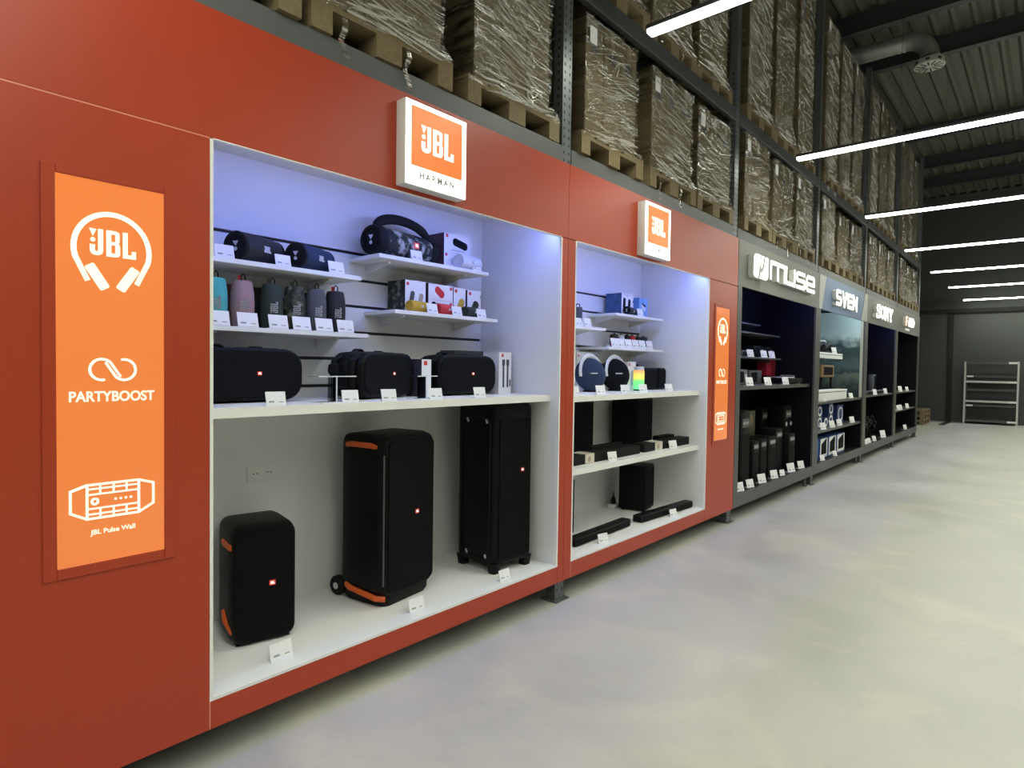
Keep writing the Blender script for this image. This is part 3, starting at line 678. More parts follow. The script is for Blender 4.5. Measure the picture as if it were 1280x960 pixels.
# slab serif word drawn with strokes
sg2 = sign_thing('white lit slab serif lettering on the grey header after the blue one', 12.05, 2.445)
for nm, st, x in (('letter_s', [[(.9, .7), (.9, .95), (.2, .92), (.1, .75), (.2, .58), (.8, .45), (.92, .25), (.8, .07), (.1, .05), (.1, .32)]], 0),
                  ('letter_o', [arc(.5, .5, .42, .42, 0, 360, 18)], .35), ('letter_n', [[(.1, 0), (.1, 1)], [(.1, .95), (.9, .05)], [(.9, 0), (.9, 1)], [(-.05, .05), (.25, .05)], [(-.05, .95), (.25, .95)], [(.75, .95), (1.05, .95)]], .71),
                  ('letter_y', [[(.05, .95), (.5, .45), (.95, .95)], [(.5, .45), (.5, 0)], [(.3, .05), (.7, .05)], [(-.1, .95), (.25, .95)], [(.75, .95), (1.1, .95)]], 1.08)):
    front_and_sides(lambda mb, y0, y1, st=st, x=x: mb.strokes(st, .2, x, 0, .22, y0, y1, sx=1.35), sg2, nm, M['letter'])
sg3 = word_sign('small white and pink lit lettering on the last header by the far wall', 'F&D', 14.78, 2.46, 1.12, .19, [M['letterr'], M['letter'], M['letter']], .006)
MB().box(.40, .80, -.02, 0, -.07, -.03).build('subline_strip', M['lettersub'], sg3, smooth=False)

# ------------------------------------------------------------------ product builders (front = -Y, base at z 0)
def badge(parent, x, y, z, s=.012):
    b = MB().prism(rrect(s*2, s*1.7, s*.2), y-.002, y).build('badge', M['badge'], parent, loc=(x, 0, z), smooth=False)
    mb = MB(); audio_mark(mb, -s*.62, -s*.42, s*.84, y-.003, y-.002); mb.build('badge_lettering', M['badgew'], b, smooth=False)
def floor_speaker(name, label, loc, rz, w, d, h, kind):
    t = thing(name, label, 'speaker', loc, rz, None)
    cz = h/2
    if kind in ('small', 'big'):
        f0 = .0 if kind == 'small' else .045
        S = lambda kx, kz, y, r: [(a, y, b) for a, b in rrect(w*kx, (h-f0)*kz, r, 6, 0, f0+(h-f0)/2)]
        MB().loft([S(.80, .93, d/2, .03), S(.95, .985, d/2-.035, .045), S(1, 1, d/2-.09, .055), S(1, 1, -d/2+.06, .055), S(.95, .975, -d/2+.012, .05), S(.9, .95, -d/2, .045)]).build('body', M['blk'], t)
        MB().loft([S(.89, .90 if kind == 'small' else .93, -d/2-.001, .04), S(.88, .895 if kind == 'small' else .925, -d/2-.008, .038)]).build('grille', M['grille'], t)
        badge(t, w*.10, -d/2-.008, f0+(h-f0)*.5, .0135)
        if kind == 'small':
            for z, s in ((h-.09, 1), (.10, -1)):
                mb = MB()
                mb.tube([(-w/2+.002, -d/2+.15, z), (-w/2-.004, -d/2+.10, z), (-w/2+.004, -d/2+.02, z-.004)] if s > 0 else [(-w/2+.002, -d/2+.14, z+.03), (-w/2-.004, -d/2+.09, z), (-w/2+.012, -d/2+.03, z-.035), (-w/2+.03, -d/2+.012, z-.05)], .013, seg=10)
                mb.build('corner_guard', M['orange'], t)
            for xx in (-w*.3, w*.3):
                MB().box(xx-.03, xx+.03, -d/2+.02, d/2-.03, -.0005, .006).build('foot', M['blk2'], t, smooth=False)
            MB().loft([S(.5, .05, d/2-.02, .01)]+[S(.5, .05, d/2-.0, .01)]).build('port_cover', M['blk2'], t)
        else:
            MB().loft([[(a, b, z) for a, b in rrect(w*k, d*k, .05, 5)] for z, k in ((0, .86), (.02, .92), (.07, .93))]).build('base', M['blk'], t)
            for xx in (-1, 1):
                MB().box(xx*w*.482-.003, xx*w*.482+.003, -d/2+.010, -d/2+.016, .12, h-.10).build('light_line', M['dline'], t, smooth=False)
                MB().tube([(xx*(w/2-.012), -d/2+.28, h-.062), (xx*(w/2+.002), -d/2+.24, h-.055), (xx*(w/2+.002), -d/2+.10, h-.055), (xx*(w/2-.012), -d/2+.06, h-.062)], .015, seg=10).build('handle', M['orange'], t)
            MB().tube([(-w/2+.01, -d/2+.28, .085), (-w/2-.006, -d/2+.24, .075), (-w/2+.0, -d/2+.06, .05), (-w/2+.03, -d/2+.02, .045)], .015, seg=10).build('corner_guard', M['orange'], t)
            for xx in (-1, 1):
                wl = MB().lathe([(.01, -.02), (.045, -.02), (.052, -.012), (.052, .012), (.045, .02), (.01, .02)], seg=20, mtx=Matrix.Translation((xx*(w/2-.03), d/2+.02, .054)) @ Matrix.Rotation(PI/2, 4, 'Y')).build('wheel', M['blk2'], t)
                MB().lathe([(.001, -.022), (.018, -.022), (.018, .022), (.001, .022)], seg=12, mtx=Matrix.Translation((xx*(w/2-.03), d/2+.02, .054)) @ Matrix.Rotation(PI/2, 4, 'Y')).build('wheel_hub', M['silver'], wl)
    else:
        leg = .032
        secs = [[(a, b, z) for a, b in rrect(w*k, d*k, .045, 5)] for z, k in ((leg+.02, .97), (leg+.05, 1.), (h-.04, 1.), (h-.012, .97), (h, .90))]
        MB().loft(secs).build('body', M['blk'], t)
        MB().prism(rrect(w*.80, h-.17, .03, 5, .0, leg+.03+(h-.13)/2), -d/2-.006, -d/2+.01).build('grille', M['grille'], t)
        badge(t, w*.18, -d/2-.006, h*.60, .0135)
        for s in (-1, 1):
            R = Matrix.Translation((s*(w/2+.003), 0, leg+.03+(h-.13)/2)) @ Matrix.Rotation(PI/2, 4, 'Z')
            fr = [(a, b) for a, b in rrect(d*.74, h-.17, .04, 5)]
            mb = MB().tube([(a, 0, b) for a, b in fr], .006, seg=6, closed=True, mtx=R)
            fp = mb.build('side_frame', M['blk2'], t)
            for a, b in ((-.10, h*.40), (.07, h*.40), (-.10, -h*.40), (.07, -h*.40)):
                MB().box(-.006, .006, -.003, .003, -.013, .013, mtx=R @ Matrix.Translation((a, 0, b)) @ Matrix.Rotation(rad(25), 4, 'Y')).build('clip', M['silver'], fp, smooth=False)
        for sx in (-1, 1):
            for sy in (-1, 1):
                MB().loft([[(sx*(w/2-.035)+a, sy*(d/2-.035)+b, z) for a, b in rrect(s_, s_, .012, 3)] for z, s_ in ((0, .055), (.03, .06), (leg+.03, .07))]).build('leg', M['blk'], t)
        MB().tube([(-w/2+.05, -d/2+.015, leg+.025), (0, -d/2+.012, leg+.04), (w/2-.05, -d/2+.015, leg+.025)], .014, seg=8).build('base_arch', M['blk'], t)
    return t
floor_speaker('party_speaker', 'shortest of the three black floor speakers, left, with orange corner guards', (1.385, .445, ZO0), rad(-12), .285, .30, .537, 'small')
floor_speaker('party_speaker', 'middle black floor speaker with orange side handle and small wheels', (2.105, .40, ZO0), rad(9), .40, .345, .892, 'big')
floor_speaker('party_speaker', 'tallest black floor speaker on short legs, nearest the right niche wall', (2.888, .318, ZO0), rad(-3), .34, .35, 1.028, 'tower')
g = 'price tags on the floor of the wide niche'
price_tag(1.325, .095, ZO0+.0001, 'in front of the shortest floor speaker', g, 0, 1.35)
price_tag(2.05, .072, ZO0+.0001, 'in front of the middle floor speaker with wheels', g, 0, 1.3)
price_tag(2.70, .05, ZO0+.0001, 'in front of the tallest floor speaker', g, 0, 1.2)

def go_speaker(label, loc, rz, side):
    w, d, h = .50, .21, .235
    t = thing('portable_party_speaker', label, 'speaker', loc, rz, 'black carry speakers on the middle shelf')
    S = lambda kx, kz, y, r: [(a, y, b) for a, b in rrect(w*kx, h*kz, r, 8, 0, h/2+.006)]
    MB().loft([S(.84, .84, d/2, .05), S(.96, .96, d/2-.03, .075), S(1, 1, d/2-.08, .085), S(1, 1, -d/2+.03, .085), S(.97, .96, -d/2+.006, .08), S(.93, .90, -d/2, .07)]).build('body', M['blk'], t)
    MB().loft([S(.90, .84, -d/2-.0005, .06), S(.89, .82, -d/2-.007, .058)]).build('grille', M['gfab'], t)
    badge(t, .03, -d/2-.007, .13, .010)
    MB().tube([(-w*.30, .02, h-.002), (-w*.25, .02, h+.016), (-w*.18, .02, h+.016), (-w*.13, .02, h-.002)], .01, flat=(.02, .007), seg=8).build('strap_loop', M['blk2'], t)
    mb = MB().tube([(w*.05, .02, h-.004), (w*.1, .02, h+.011), (w*.2, .02, h+.011), (w*.25, .02, h-.006)], .01, flat=(.014, .006), seg=8)
    mb.build('top_handle', M['blk2'], t)
    MB().box(-w*.06, w*.34, -.02, .03, h+.0, h+.010, bev=.004).build('control_panel', M['blk2'], t)
    st = MB()
    for yy in (-.06, .05):
        st.tube([(-w/2+.04, yy, h-.01), (-w/2-.012, yy, h-.04), (-w/2-.022, yy, h*.55), (-w/2-.008, yy, .05), (-w/2+.03, yy, .018)], .01, flat=(.018, .005), seg=8)
    st.build('shoulder_strap', M['blk2'], t)
    MB().box(-w/2-.020, -w/2+.01, -.035, .03, .06, .19, bev=.012).build('side_pad', M['blk'], t)
    for xx in (-.14, .14): MB().box(xx-.04, xx+.04, -.06, .06, -.0005, .012, bev=.003).build('foot', M['blk2'], t)
    return t
ZS = 1.3312
go_speaker('black carry speaker at the left end of the middle shelf, cut by the red panel', (1.30, .42, ZS), 0, 0)
go_speaker('black carry speaker turned to show its strap, centre of the middle shelf', (2.005, .40, ZS), rad(19), 0)
go_speaker('black carry speaker facing front, right end of the middle shelf', (2.635, .415, ZS), 0, 0)
g = 'price tags on the middle shelf of the wide niche'
for x, w, k in ((1.29, 'before the left carry speaker', 0), (1.652, 'on the clear stand before the strapped carry speaker', 0), (1.872, 'before the centre carry speaker, below its badge', 0), (2.175, 'on the right clear stand', 0), (2.505, 'before the right carry speaker, below its badge', 0)):
    price_tag(x, .085, ZS, w, g, rad(-6), 1.12)
def acrylic_stand(label, x, y, w):
    t = thing('acrylic_stand', label, 'display stand', (x, y, ZS), rad(6), 'clear stands on the middle shelf')
    MB().box(-w/2, w/2, -.045, .045, 0, .005).build('base_plate', M['acr'], t, smooth=False)
    MB().box(-w/2, w/2, -.047, -.045, 0, .006).box(-w/2, w/2, .045, .047, 0, .006).box(-w/2-.002, -w/2, -.047, .047, 0, .006).box(w/2, w/2+.002, -.047, .047, 0, .006).build('base_edge', M['acre'], t, smooth=False)
    MB().box(-.003, .003, -.03, .03, .005, .118).build('post', M['acr'], t, smooth=False)
    MB().box(-.003, .003, -.033, -.03, .005, .118).build('post_edge', M['acre'], t, smooth=False)
    MB().box(-w*.62, w*.62, -.04, .04, .118, .122).build('top_plate', M['acr'], t, smooth=False)
    MB().box(-w*.62, w*.62, -.042, -.04, .1178, .1225).build('top_edge', M['acre'], t, smooth=False)
acrylic_stand('clear acrylic stand before the strapped carry speaker', 1.585, .135, .17)
acrylic_stand('clear acrylic stand before the dark microphone box', 2.13, .15, .12)

# ---------------- printed product boxes
def product_box(label, x, y, z, w, d, h, side, prints, group, rz=0, front='paper', cat='boxed product'):
    t = thing('product_box', label, cat, (x, y, z), rz, group)
    mb = MB().box(-w/2, w/2, 0, d, 0, h, 0)
    o = mb.build('carton', [M[front] if isinstance(front, str) else front, side], t, smooth=False)
    for p in o.data.polygons:
        if p.normal.y > -.5: p.material_index = 1
    for k, (nm, fn, m) in enumerate(prints):
        mb = MB(); fn(mb, w, h); mb.build(nm, m, t, smooth=False)
    return t
Y0, Y1 = -.0012, -.0001
logo = lambda x=-.36, z=.85, s=.012: ('printed_logo', lambda mb, w, h: mb.prism(rrect(s*2, s*2, s*.3, 3, w*x, h*z), Y0, Y1), M['redink'])
def pic(mm, ang=0, kx=.5, kz=.35, cx=0, cz=.45): return ('printed_picture', lambda mb, w, h: mb.prism(rrect(w*kx, h*kz, min(w*kx, h*kz)*.45, 6), Y0, Y1, mtx=Matrix.Translation((w*cx, 0, h*cz)) @ Matrix.Rotation(rad(ang), 4, 'Y')), mm)
line = lambda z=.12, k=.5: ('printed_text', lambda mb, w, h: mb.box(-w*k/2, w*k/2, Y0, Y1, h*z, h*z+.004), M['grayink'])

# boxes and speakers: shelf with the camouflage boombox
product_box('white box with grey cylinder speaker print, stacked on another beside the camouflage speaker', 2.715, .50, ZBs+.105, .235, .16, .115, col('dark_print_side', (.06, .03, .04)), [logo(-.40, .86, .010), pic(M['gfab'], 12, .55, .42, .08, .52), line()], 'white boxes by the camouflage speaker')
product_box('lower white box under the grey print box, beside the camouflage speaker', 2.715, .50, ZBs+.0002, .235, .16, .104, col('dark_print_side', (.06, .03, .04)), [logo(-.42, .84, .009), pic(FAB['white'], 6, .6, .4, .05, .45)], 'white boxes by the camouflage speaker')
def barrel(label, loc, L, r, fab, rz=0, name='cylinder_speaker', group=None, stand=True, big=False, logo_y=True):
    t = thing(name, label, 'speaker', loc, rz, group)
    R = Matrix.Translation((0, 0, r)) @ Matrix.Rotation(PI/2, 4, 'Y')
    MB().lathe([(r*.55, -L/2+.012), (r*.93, -L/2+.012), (r*.97, -L/2+.02), (r, -L/4), (r, L/4), (r*.97, L/2-.02), (r*.93, L/2-.012), (r*.55, L/2-.012)], seg=28, mtx=R).build('body', fab, t)
    for s in (-1, 1):
        Rs = R @ Matrix.Diagonal((1, 1, s, 1))
        c = MB().lathe([(r*.70, L/2-.015), (r*.96, L/2-.018), (r*.98, L/2-.006), (r*.92, L/2), (r*.76, L/2), (r*.72, L/2-.006)], seg=28, mtx=Rs).build('end_ring', M['blk2'] if big else fab, t)
        MB().lathe([(.001, L/2-.010), (r*.45, L/2-.006), (r*.72, L/2-.012), (r*.72, L/2-.016), (.001, L/2-.016)], seg=24, mtx=Rs).build('radiator', M['blk2'] if big else fab, t)
        if big:
            x = s*(L/2-.004)
            mb = MB().prism([(-r*.22, r*.30), (r*.22, r*.30), (0, -r*.02)], -.0015, .0015).prism([(r*.13*math.cos(k*PI/7), -r*.22+r*.13*math.sin(k*PI/7)) for k in range(14)], -.0015, .0015)
            m_ = mb.build('end_mark', M['silver'], t, smooth=False); m_.data.transform(Matrix.Translation((x, 0, r)) @ Matrix.Rotation(-s*PI/2, 4, 'Z') @ Matrix.Rotation(0, 4, 'X'))
    MB().box(-L*.3, L*.3, -r*.25, r*.25, -.0005, r*.12, bev=.002).build('foot', M['blk2'], t)
    if logo_y:
        mb = MB(); hh = r*.42; audio_mark(mb, -AW*hh/2, r-hh/2, hh, -r-.0015, -r*.93); mb.build('brand_lettering', M['silver'], t, smooth=False)
    return t
gg = 'dark cylinder speakers on the upper left shelf'
barrel('reddish brown cylinder speaker peeking out beside the red panel', (1.06, .50, ZA), .26, .062, FAB['maroon'], rad(24), group=gg, big=True)
barrel('black cylinder speaker with exclamation mark end on the upper left shelf', (1.405, .50, ZA), .27, .068, FAB['black'], rad(24), group=gg, big=True)
barrel('navy blue cylinder speaker at the end of the upper left shelf', (1.685, .49, ZA), .25, .065, FAB['blue'], rad(24), group=gg, big=True)
g = 'price tags on the upper left shelf'
price_tag(1.225, .415, ZA, 'before the reddish brown cylinder speaker', g, 0, 1.15); price_tag(1.50, .415, ZA, 'between the black and the navy cylinder speakers', g, 0, 1.05); price_tag(1.79, .415, ZA, 'at the right end before the navy cylinder speaker', g, 0, 1.2)
barrel('pale grey cylinder speaker lying before the stacked white boxes', (2.755, .452, ZBs), .185, .047, FAB['white'], rad(6), group=None)
g = 'price tags on the camouflage speaker shelf'
price_tag(2.315, .415, ZBs, 'before the camouflage speaker', g, 0, 1.1); price_tag(2.80, .412, ZBs, 'before the pale grey cylinder speaker', g, 0, .95)

# boombox with carry handle
def boombox():
    t = thing('boombox_speaker', 'camouflage boombox speaker with big black carry handle on the upper shelf', 'speaker', (2.30, .54, ZBs), rad(9))
    L, r = .50, .083; R = Matrix.Translation((0, 0, r+.005)) @ Matrix.Rotation(PI/2, 4, 'Y')
    MB().lathe([(r*.5, -L/2+.05), (r*.96, -L/2+.05), (r, -L/6), (r, L/6), (r*.96, L/2-.05), (r*.5, L/2-.05)], seg=32, mtx=R).build('body', M['camo'], t)
    for s in (-1, 1):
        Rs = R @ Matrix.Diagonal((1, 1, s, 1))
        MB().lathe([(r*.7, L/2-.055), (r*1.03, L/2-.06), (r*1.04, L/2-.03), (r*.95, L/2-.003), (r*.78, L/2), (r*.74, L/2-.012)], seg=32, mtx=Rs).build('end_ring', M['blk2'], t)
        rd = MB().lathe([(.001, L/2-.008), (r*.4, L/2-.004), (r*.75, L/2-.014), (r*.75, L/2-.02), (.001, L/2-.02)], seg=28, mtx=Rs).build('radiator', M['blk'], t)
        mb = MB().prism([(-r*.2, r*.30), (r*.2, r*.30), (0, 0)], -.0015, .0015).prism([(r*.12*math.cos(k*PI/7), -r*.2+r*.12*math.sin(k*PI/7)) for k in range(14)], -.0015, .0015)
        q = mb.build('end_mark', M['silver'], rd, smooth=False); q.data.transform(Matrix.Translation((s*(L/2-.003), 0, r+.005)) @ Matrix.Rotation(-s*PI/2, 4, 'Z'))
    pts = [(-L/2+.03, 0, r*1.2)]+[(.215*math.cos(rad(a)), -.01, .160+.074*math.sin(rad(a))) for a in range(165, 10, -12)]+[(L/2-.03, 0, r*1.2)]
    MB().tube(pts, .016, flat=(.028, .019), seg=12).build('handle', M['blk2'], t)
    b = MB().prism(rrect(.04, .034, .006), -r-.004, -r*.95).build('badge', M['badge'], t, loc=(.035, 0, r+.01), smooth=False)
    mb = MB(); audio_mark(mb, -.012, -.008, .016, -r-.005, -r-.004); mb.build('badge_lettering', M['badgew'], b, smooth=False)
    MB().box(-.12, .12, -.04, .04, -.0005, .012, bev=.003).build('foot', M['blk2'], t)
boombox()

# upright bottle-shaped speakers
def bottle(label, x, y, z, r, h, fab, group, front=True, strap=True):
    t = thing('upright_speaker', label, 'speaker', (x, y, z), rad(-22), group)
    MB().lathe([(r*.55, .004), (r*.80, .002), (r*.86, .012), (r*.97, h*.25), (r, h*.5), (r*.97, h*.75), (r*.84, h-.012), (r*.78, h-.002), (r*.60, h), (r*.55, h-.008), (.001, h-.008)], seg=24).build('body', fab, t)
    MB().lathe([(.001, -.0003), (r*.6, -.0003), (r*.6, .005), (.001, .005)], seg=20).build('bottom_bumper', M['blk2'], t)
    if front:
        mb = MB(); hh = .034; audio_mark(mb, -AW*hh/2, -hh/2, hh, -r-.001, -r*.93)
        q = mb.build('brand_lettering', col('fabric_mark', (.30, .30, .29)), t, smooth=False); q.data.transform(Matrix.Translation((.006, 0, h*.47)) @ Matrix.Rotation(-PI/2, 4, 'Y'))
    if strap:
        MB().tube([(.012, 0, h-.012), (.012, .0, h+.022), (.003, 0, h+.032), (-.006, 0, h+.022), (-.006, 0, h-.012)], .003, seg=6).build('cord_loop', M['blk2'], t)
        MB().box(-.020, -.004, -.002, .0, h-.005, h+.024).build('hang_label', FAB['red'] if fab in (FAB['pink'], FAB['black'], FAB['turq']) else FAB['grey'], t, smooth=False)
gb = 'upright speakers in the front row'
for x, f, l in ((1.205, 'turq', 'turquoise'), (1.328, 'pink', 'dusty pink'), (1.470, 'green', 'dark green'), (1.586, 'camog', 'green camouflage'), (1.704, 'grey', 'mid grey'), (1.815, 'black', 'black')):
    bottle(l+' upright bottle shaped speaker in the front row of its shelf', x, .47, ZCs, .052, .213, FAB.get(f) or M['camog'], gb)
for x, f, l in ((1.315, 'maroon', 'dusky red upright speaker behind the turquoise and pink ones'), (1.475, 'black', 'black upright speaker half hidden behind the dark green one'), (1.735, 'black', 'black upright speaker half hidden behind the grey one')):
    bottle(l, x, .60, ZCs, .05, .205, FAB[f], 'upright speakers in the back row', False, False)
g = 'price tags on the bottle speaker shelf'
for x, l in ((1.225, 'turquoise'), (1.355, 'dusty pink'), (1.502, 'dark green'), (1.622, 'camouflage'), (1.745, 'grey'), (1.868, 'black')):
    price_tag(x-.03, .402, ZCs, 'before the %s upright speaker' % l, g, 0, 1.28)

# shelf of boxed and small colour speakers
cs_ = M['camog']; gx = 'printed boxes behind the small colour speakers'
product_box('box with camouflage side and two printed bottles, left on its shelf', 2.375, .50, ZD, .155, .16, .19, cs_, [logo(-.38, .88, .009), pic(FAB['grey'], 12, .2, .45, -.18, .45), pic(col('tan_print', (.35, .28, .2)), 12, .2, .45, .25, .4)], gx)
product_box('upper white box with red speaker print on the colour speaker shelf', 2.575, .50, ZD+.093, .2, .16, .095, col('dark_print_side', (.06, .03, .04)), [logo(.42, .80, .009), pic(FAB['red'], 35, .42, .48, -.05, .5)], gx)
product_box('lower white box with dark speaker print under the red print box', 2.575, .50, ZD+.0002, .2, .16, .092, col('dark_print_side', (.06, .03, .04)), [logo(.42, .80, .009), pic(M['gfab'], 35, .42, .48, -.2, .5)], gx)
product_box('narrow white box with mustard speaker print', 2.734, .50, ZD, .105, .16, .185, col('dark_print_side', (.06, .03, .04)), [logo(-.30, .88, .010), pic(FAB['yellow'], 25, .45, .5, .08, .4)], gx)
product_box('narrow white box with dark green speaker print, rightmost on its shelf', 2.862, .50, ZD, .118, .16, .180, M['ink'], [logo(-.30, .88, .010), pic(FAB['green'], 25, .45, .5, .08, .4)], gx)
gc = 'small colour speakers lying on a shelf'
barrel('mustard yellow small cylinder speaker lying on the shelf', (2.36, .455, ZD), .165, .033, FAB['yellow'], rad(10), group=gc)
barrel('bright red small cylinder speaker lying on the shelf', (2.575, .455, ZD), .165, .033, FAB['red'], rad(10), group=gc)
barrel('dark green small cylinder speaker lying on the shelf', (2.80, .455, ZD), .165, .033, FAB['green'], rad(10), group=gc)
g = 'price tags on the colour speaker shelf'
for x, l in ((2.435, 'before the gap of mustard and red speakers'), (2.635, 'between the red and dark green speakers'), (2.85, 'at the right end before the dark green speaker')): price_tag(x, .412, ZD, l, g, 0, 1.1)

# microphone boxes on the middle shelf
mic = [logo(-.22, .92, .0095), ('printed_microphone', lambda mb, w, h: mb.prism(rrect(w*.13, h*.62, .006, 4, -w*.14, h*.46), Y0, Y1).prism(rrect(w*.22, h*.16, .01, 5, -w*.14, h*.75), Y0*1.3, Y1), M['ink']), ('printed_microphone', lambda mb, w, h: mb.prism(rrect(w*.13, h*.62, .006, 4, w*.2, h*.46), Y0, Y1).prism(rrect(w*.22, h*.16, .01, 5, w*.2, h*.75), Y0*1.3, Y1), M['ink']), ('printed_receiver', lambda mb, w, h: mb.prism(rrect(w*.1, h*.17, .004, 4, w*.40, h*.26), Y0, Y1), M['ink'])]
gm = 'microphone boxes on the middle shelf'
product_box('white box with two printed microphones at the right end of the middle shelf', 2.985, .33, ZS, .118, .14, .268, M['white'], mic, gm)
product_box('narrow white and dark box left of the right carry speaker', 2.30, .31, ZS, .07, .13, .21, col('city_print_side', (.035, .03, .045), var=.9, vscale=30), [logo(-.1, .9, .012)], gm)
product_box('dark box lying behind the right carry speaker', 2.86, .535, ZS, .27, .13, .275, M['ink'], [], None, front='ink')
def microphone(label, x, y, rz):
    t = thing('microphone', label, 'microphone', (x, y, ZS), rz)
    MB().lathe([(.013, 0), (.015, .01), (.017, .12), (.014, .128)], seg=14).build('body', M['blk2'], t)
    MB().lathe([(.014, .126), (.024, .133), (.026, .15), (.022, .172), (.010, .18), (.001, .181)], seg=14).build('grille_head', M['gfab'], t)
    MB().prism(rrect(.010, .010, .002), -.0165, -.014).build('badge', M['orange'], t, loc=(0, 0, .025), smooth=False)
microphone('black microphone standing before the strapped carry speaker', 1.655, .235, 0)

# ---------------- narrower niche
Z2 = 1.3162
def ring_speaker(label, x, y, fab, rz):
    t = thing('round_speaker', label, 'speaker', (x, y, Z2), rz, 'round speakers with arched handles')
    T = Matrix.Translation((0, 0, .138)) @ Matrix.Rotation(rad(-10), 4, 'X')
    MB().sphere((0, 0, 0), .133, .06, .133, u=32, v=20, mtx=T).build('body', fab, t)
    pts = [(.150*math.cos(rad(a)), -.015, .150*math.sin(rad(a))) for a in range(-15, 206, 10)]
    MB().tube(pts, .008, flat=(.018, .007), seg=10, mtx=T @ Matrix.Rotation(rad(28), 4, 'Z') @ Matrix.Rotation(rad(14), 4, 'Y')).build('arched_handle', M['silver'], t)
    MB().box(-.03, .03, -.072, -.05, -.006, .002, mtx=T).build('nameplate', M['silver'], t, smooth=False)
    MB().loft([[(a, b+.01, z) for a, b in rrect(w, .09, .03, 5)] for z, w in ((0, .10), (.008, .10), (.02, .06))]).build('base', M['blk2'], t)
ring_speaker('navy round speaker with silver arched handle', 4.115, .43, FAB['blue'], rad(-30))
ring_speaker('black round speaker with silver arched handle', 4.487, .43, M['gfab'], rad(-30))
product_box('white box behind the navy round speaker', 4.33, .585, Z2, .36, .1, .322, M['white'], [logo(-.44, .9, .008), ('printed_text', lambda mb, w, h: mb.box(.10*w, .30*w, Y0, Y1, h*.9, h*.92), M['grayink'])], None)
product_box('pink and dark printed box behind the black round speaker', 4.83, .53, Z2, .12, .12, .262, col('pink_print', (.32, .16, .18), var=.8, vscale=25), [pic(M['ink'], 0, .5, .1, .1, .5)], None, front=col('pink_print', (.32, .16, .18)))
product_box('slim white box with grey tube print next to the glowing speaker', 4.795, .45, Z2, .135, .07, .25, M['white'], [logo(-.32, .9, .011), pic(col('pale_print', (.4, .45, .48)), 0, .45, .55, .08, .42)], None)
t = thing('light_tube_speaker', 'glowing tube speaker lit green to yellow on the middle shelf', 'speaker', (4.742, .35, Z2))
MB().lathe([(.001, .012), (.044, .012), (.047, .03), (.047, .165), (.044, .178), (.001, .178)], seg=28).build('light_tube', M['glow'], t)
MB().lathe([(.001, 0), (.040, 0), (.044, .006), (.044, .012), (.001, .012)], seg=28).build('base', M['blk2'], t)
MB().lathe([(.001, .178), (.044, .178), (.044, .200), (.038, .207), (.001, .207)], seg=28).build('top_cap', FAB['white'], t)
def cube_speaker(label, x, w, rz=0, d=.15):
    t = thing('box_speaker', label, 'speaker', (x, .40, Z2), rz, 'black box speakers beside the glowing tube')
    MB().box(-w/2, w/2, 0, d, 0.004, .20, bev=.018, seg=3).build('body', M['blk'], t)
    MB().prism(rrect(w*.86, .165, .012, 4, 0, .102), -.004, .002).build('grille', M['grille'], t)
    for dx in (-.3, .3): MB().box(w*dx-.015, w*dx+.015, .02, d-.02, 0, .006).build('foot', M['blk2'], t, smooth=False)
cube_speaker('wider black box speaker right of the glowing tube', 5.045, .262)
cube_speaker('narrow black box speaker nearest the right niche wall', 5.262, .15)
g = 'price tags on the middle shelf of the narrower niche'
for x, l in ((3.47, 'half hidden by the red pillar'), (3.80, 'between the two round speakers'), (4.145, 'right of the black round speaker'), (4.42, 'before the glowing tube speaker'), (4.86, 'alone at the right end of the shelf')): price_tag(x, .12, Z2, l, g, rad(-12), 1.25)

def sub(label, x, y, z, w, d, h, rz, cat='subwoofer', ch=.02):
    t = thing('subwoofer', label, cat, (x, y, z), rz, 'black subwoofers in the narrower niche')
    MB().box(-w/2, w/2, 0, d, .012, h, bev=ch, seg=2).build('cabinet', M['blk'], t)
    MB().prism(rrect(w*.86, h*.84, .012, 3, 0, .012+(h-.012)/2), -.003, .001).build('front_cloth', M['gfab'], t)
    for sx in (-1, 1):
        for yy in (.03, d-.03): MB().lathe([(.001, 0), (.015, 0), (.015, .014), (.001, .014)], seg=10, mtx=Matrix.Translation((sx*(w/2-.035), yy, 0))).build('foot', M['blk2'], t)
Z3 = .8202
sub('large black subwoofer on the lower shelf behind the left soundbar box', 3.995, .40, Z3, .29, .26, .44, rad(0))
sub('large black subwoofer on the lower shelf, right of its twin', 4.893, .36, Z3, .27, .27, .436, rad(0))
sub('black subwoofer standing on the niche floor behind the right soundbar', 4.936, .325, ZO0, .25, .25, .40, rad(12), ch=.012)
sub('black subwoofer on the niche floor, almost hidden by the red pillar', 3.64, .33, ZO0, .30, .28, .42, 0, ch=.012)
def bar_box(label, x0, x1, y, z, wl, d=.13, h=.068):
    t = thing('soundbar_box', label, 'boxed soundbar', ((x0+x1)/2, y, z), 0, 'long black boxes on the lower shelf')
    w = x1-x0
    MB().box(-w/2, w/2, 0, d, 0, h, bev=.002, seg=1).build('carton', M['blk2'], t, smooth=False)
    if wl:
        a, b = wl; a -= (x0+x1)/2; b -= (x0+x1)/2
        MB().box(a, b, -.001, d*.98, h*.985, h+.001, 0).box(a, b, -.001, .0, .002, h+.001, 0).build('white_wrap_label', col('cream_label', (.62, .58, .48)), t, smooth=False)
        MB().sphere((a+(b-a)*.45, -.001, h*.45), .018, .0008, .02, u=12, v=8).build('printed_picture', col('tan_print', (.35, .28, .2)), t)
bar_box('long black soundbar box on the lower shelf, left, with cream label', 3.45, 4.44, .155, Z3, (3.66, 3.775))
bar_box('long black soundbar box on the lower shelf, right, with cream label', 4.52, 5.40, .16, Z3, (4.70, 4.83), d=.11)
bar_box('short black box lying behind the left soundbar box', 3.95, 4.40, .293, Z3, None, d=.06, h=.085)
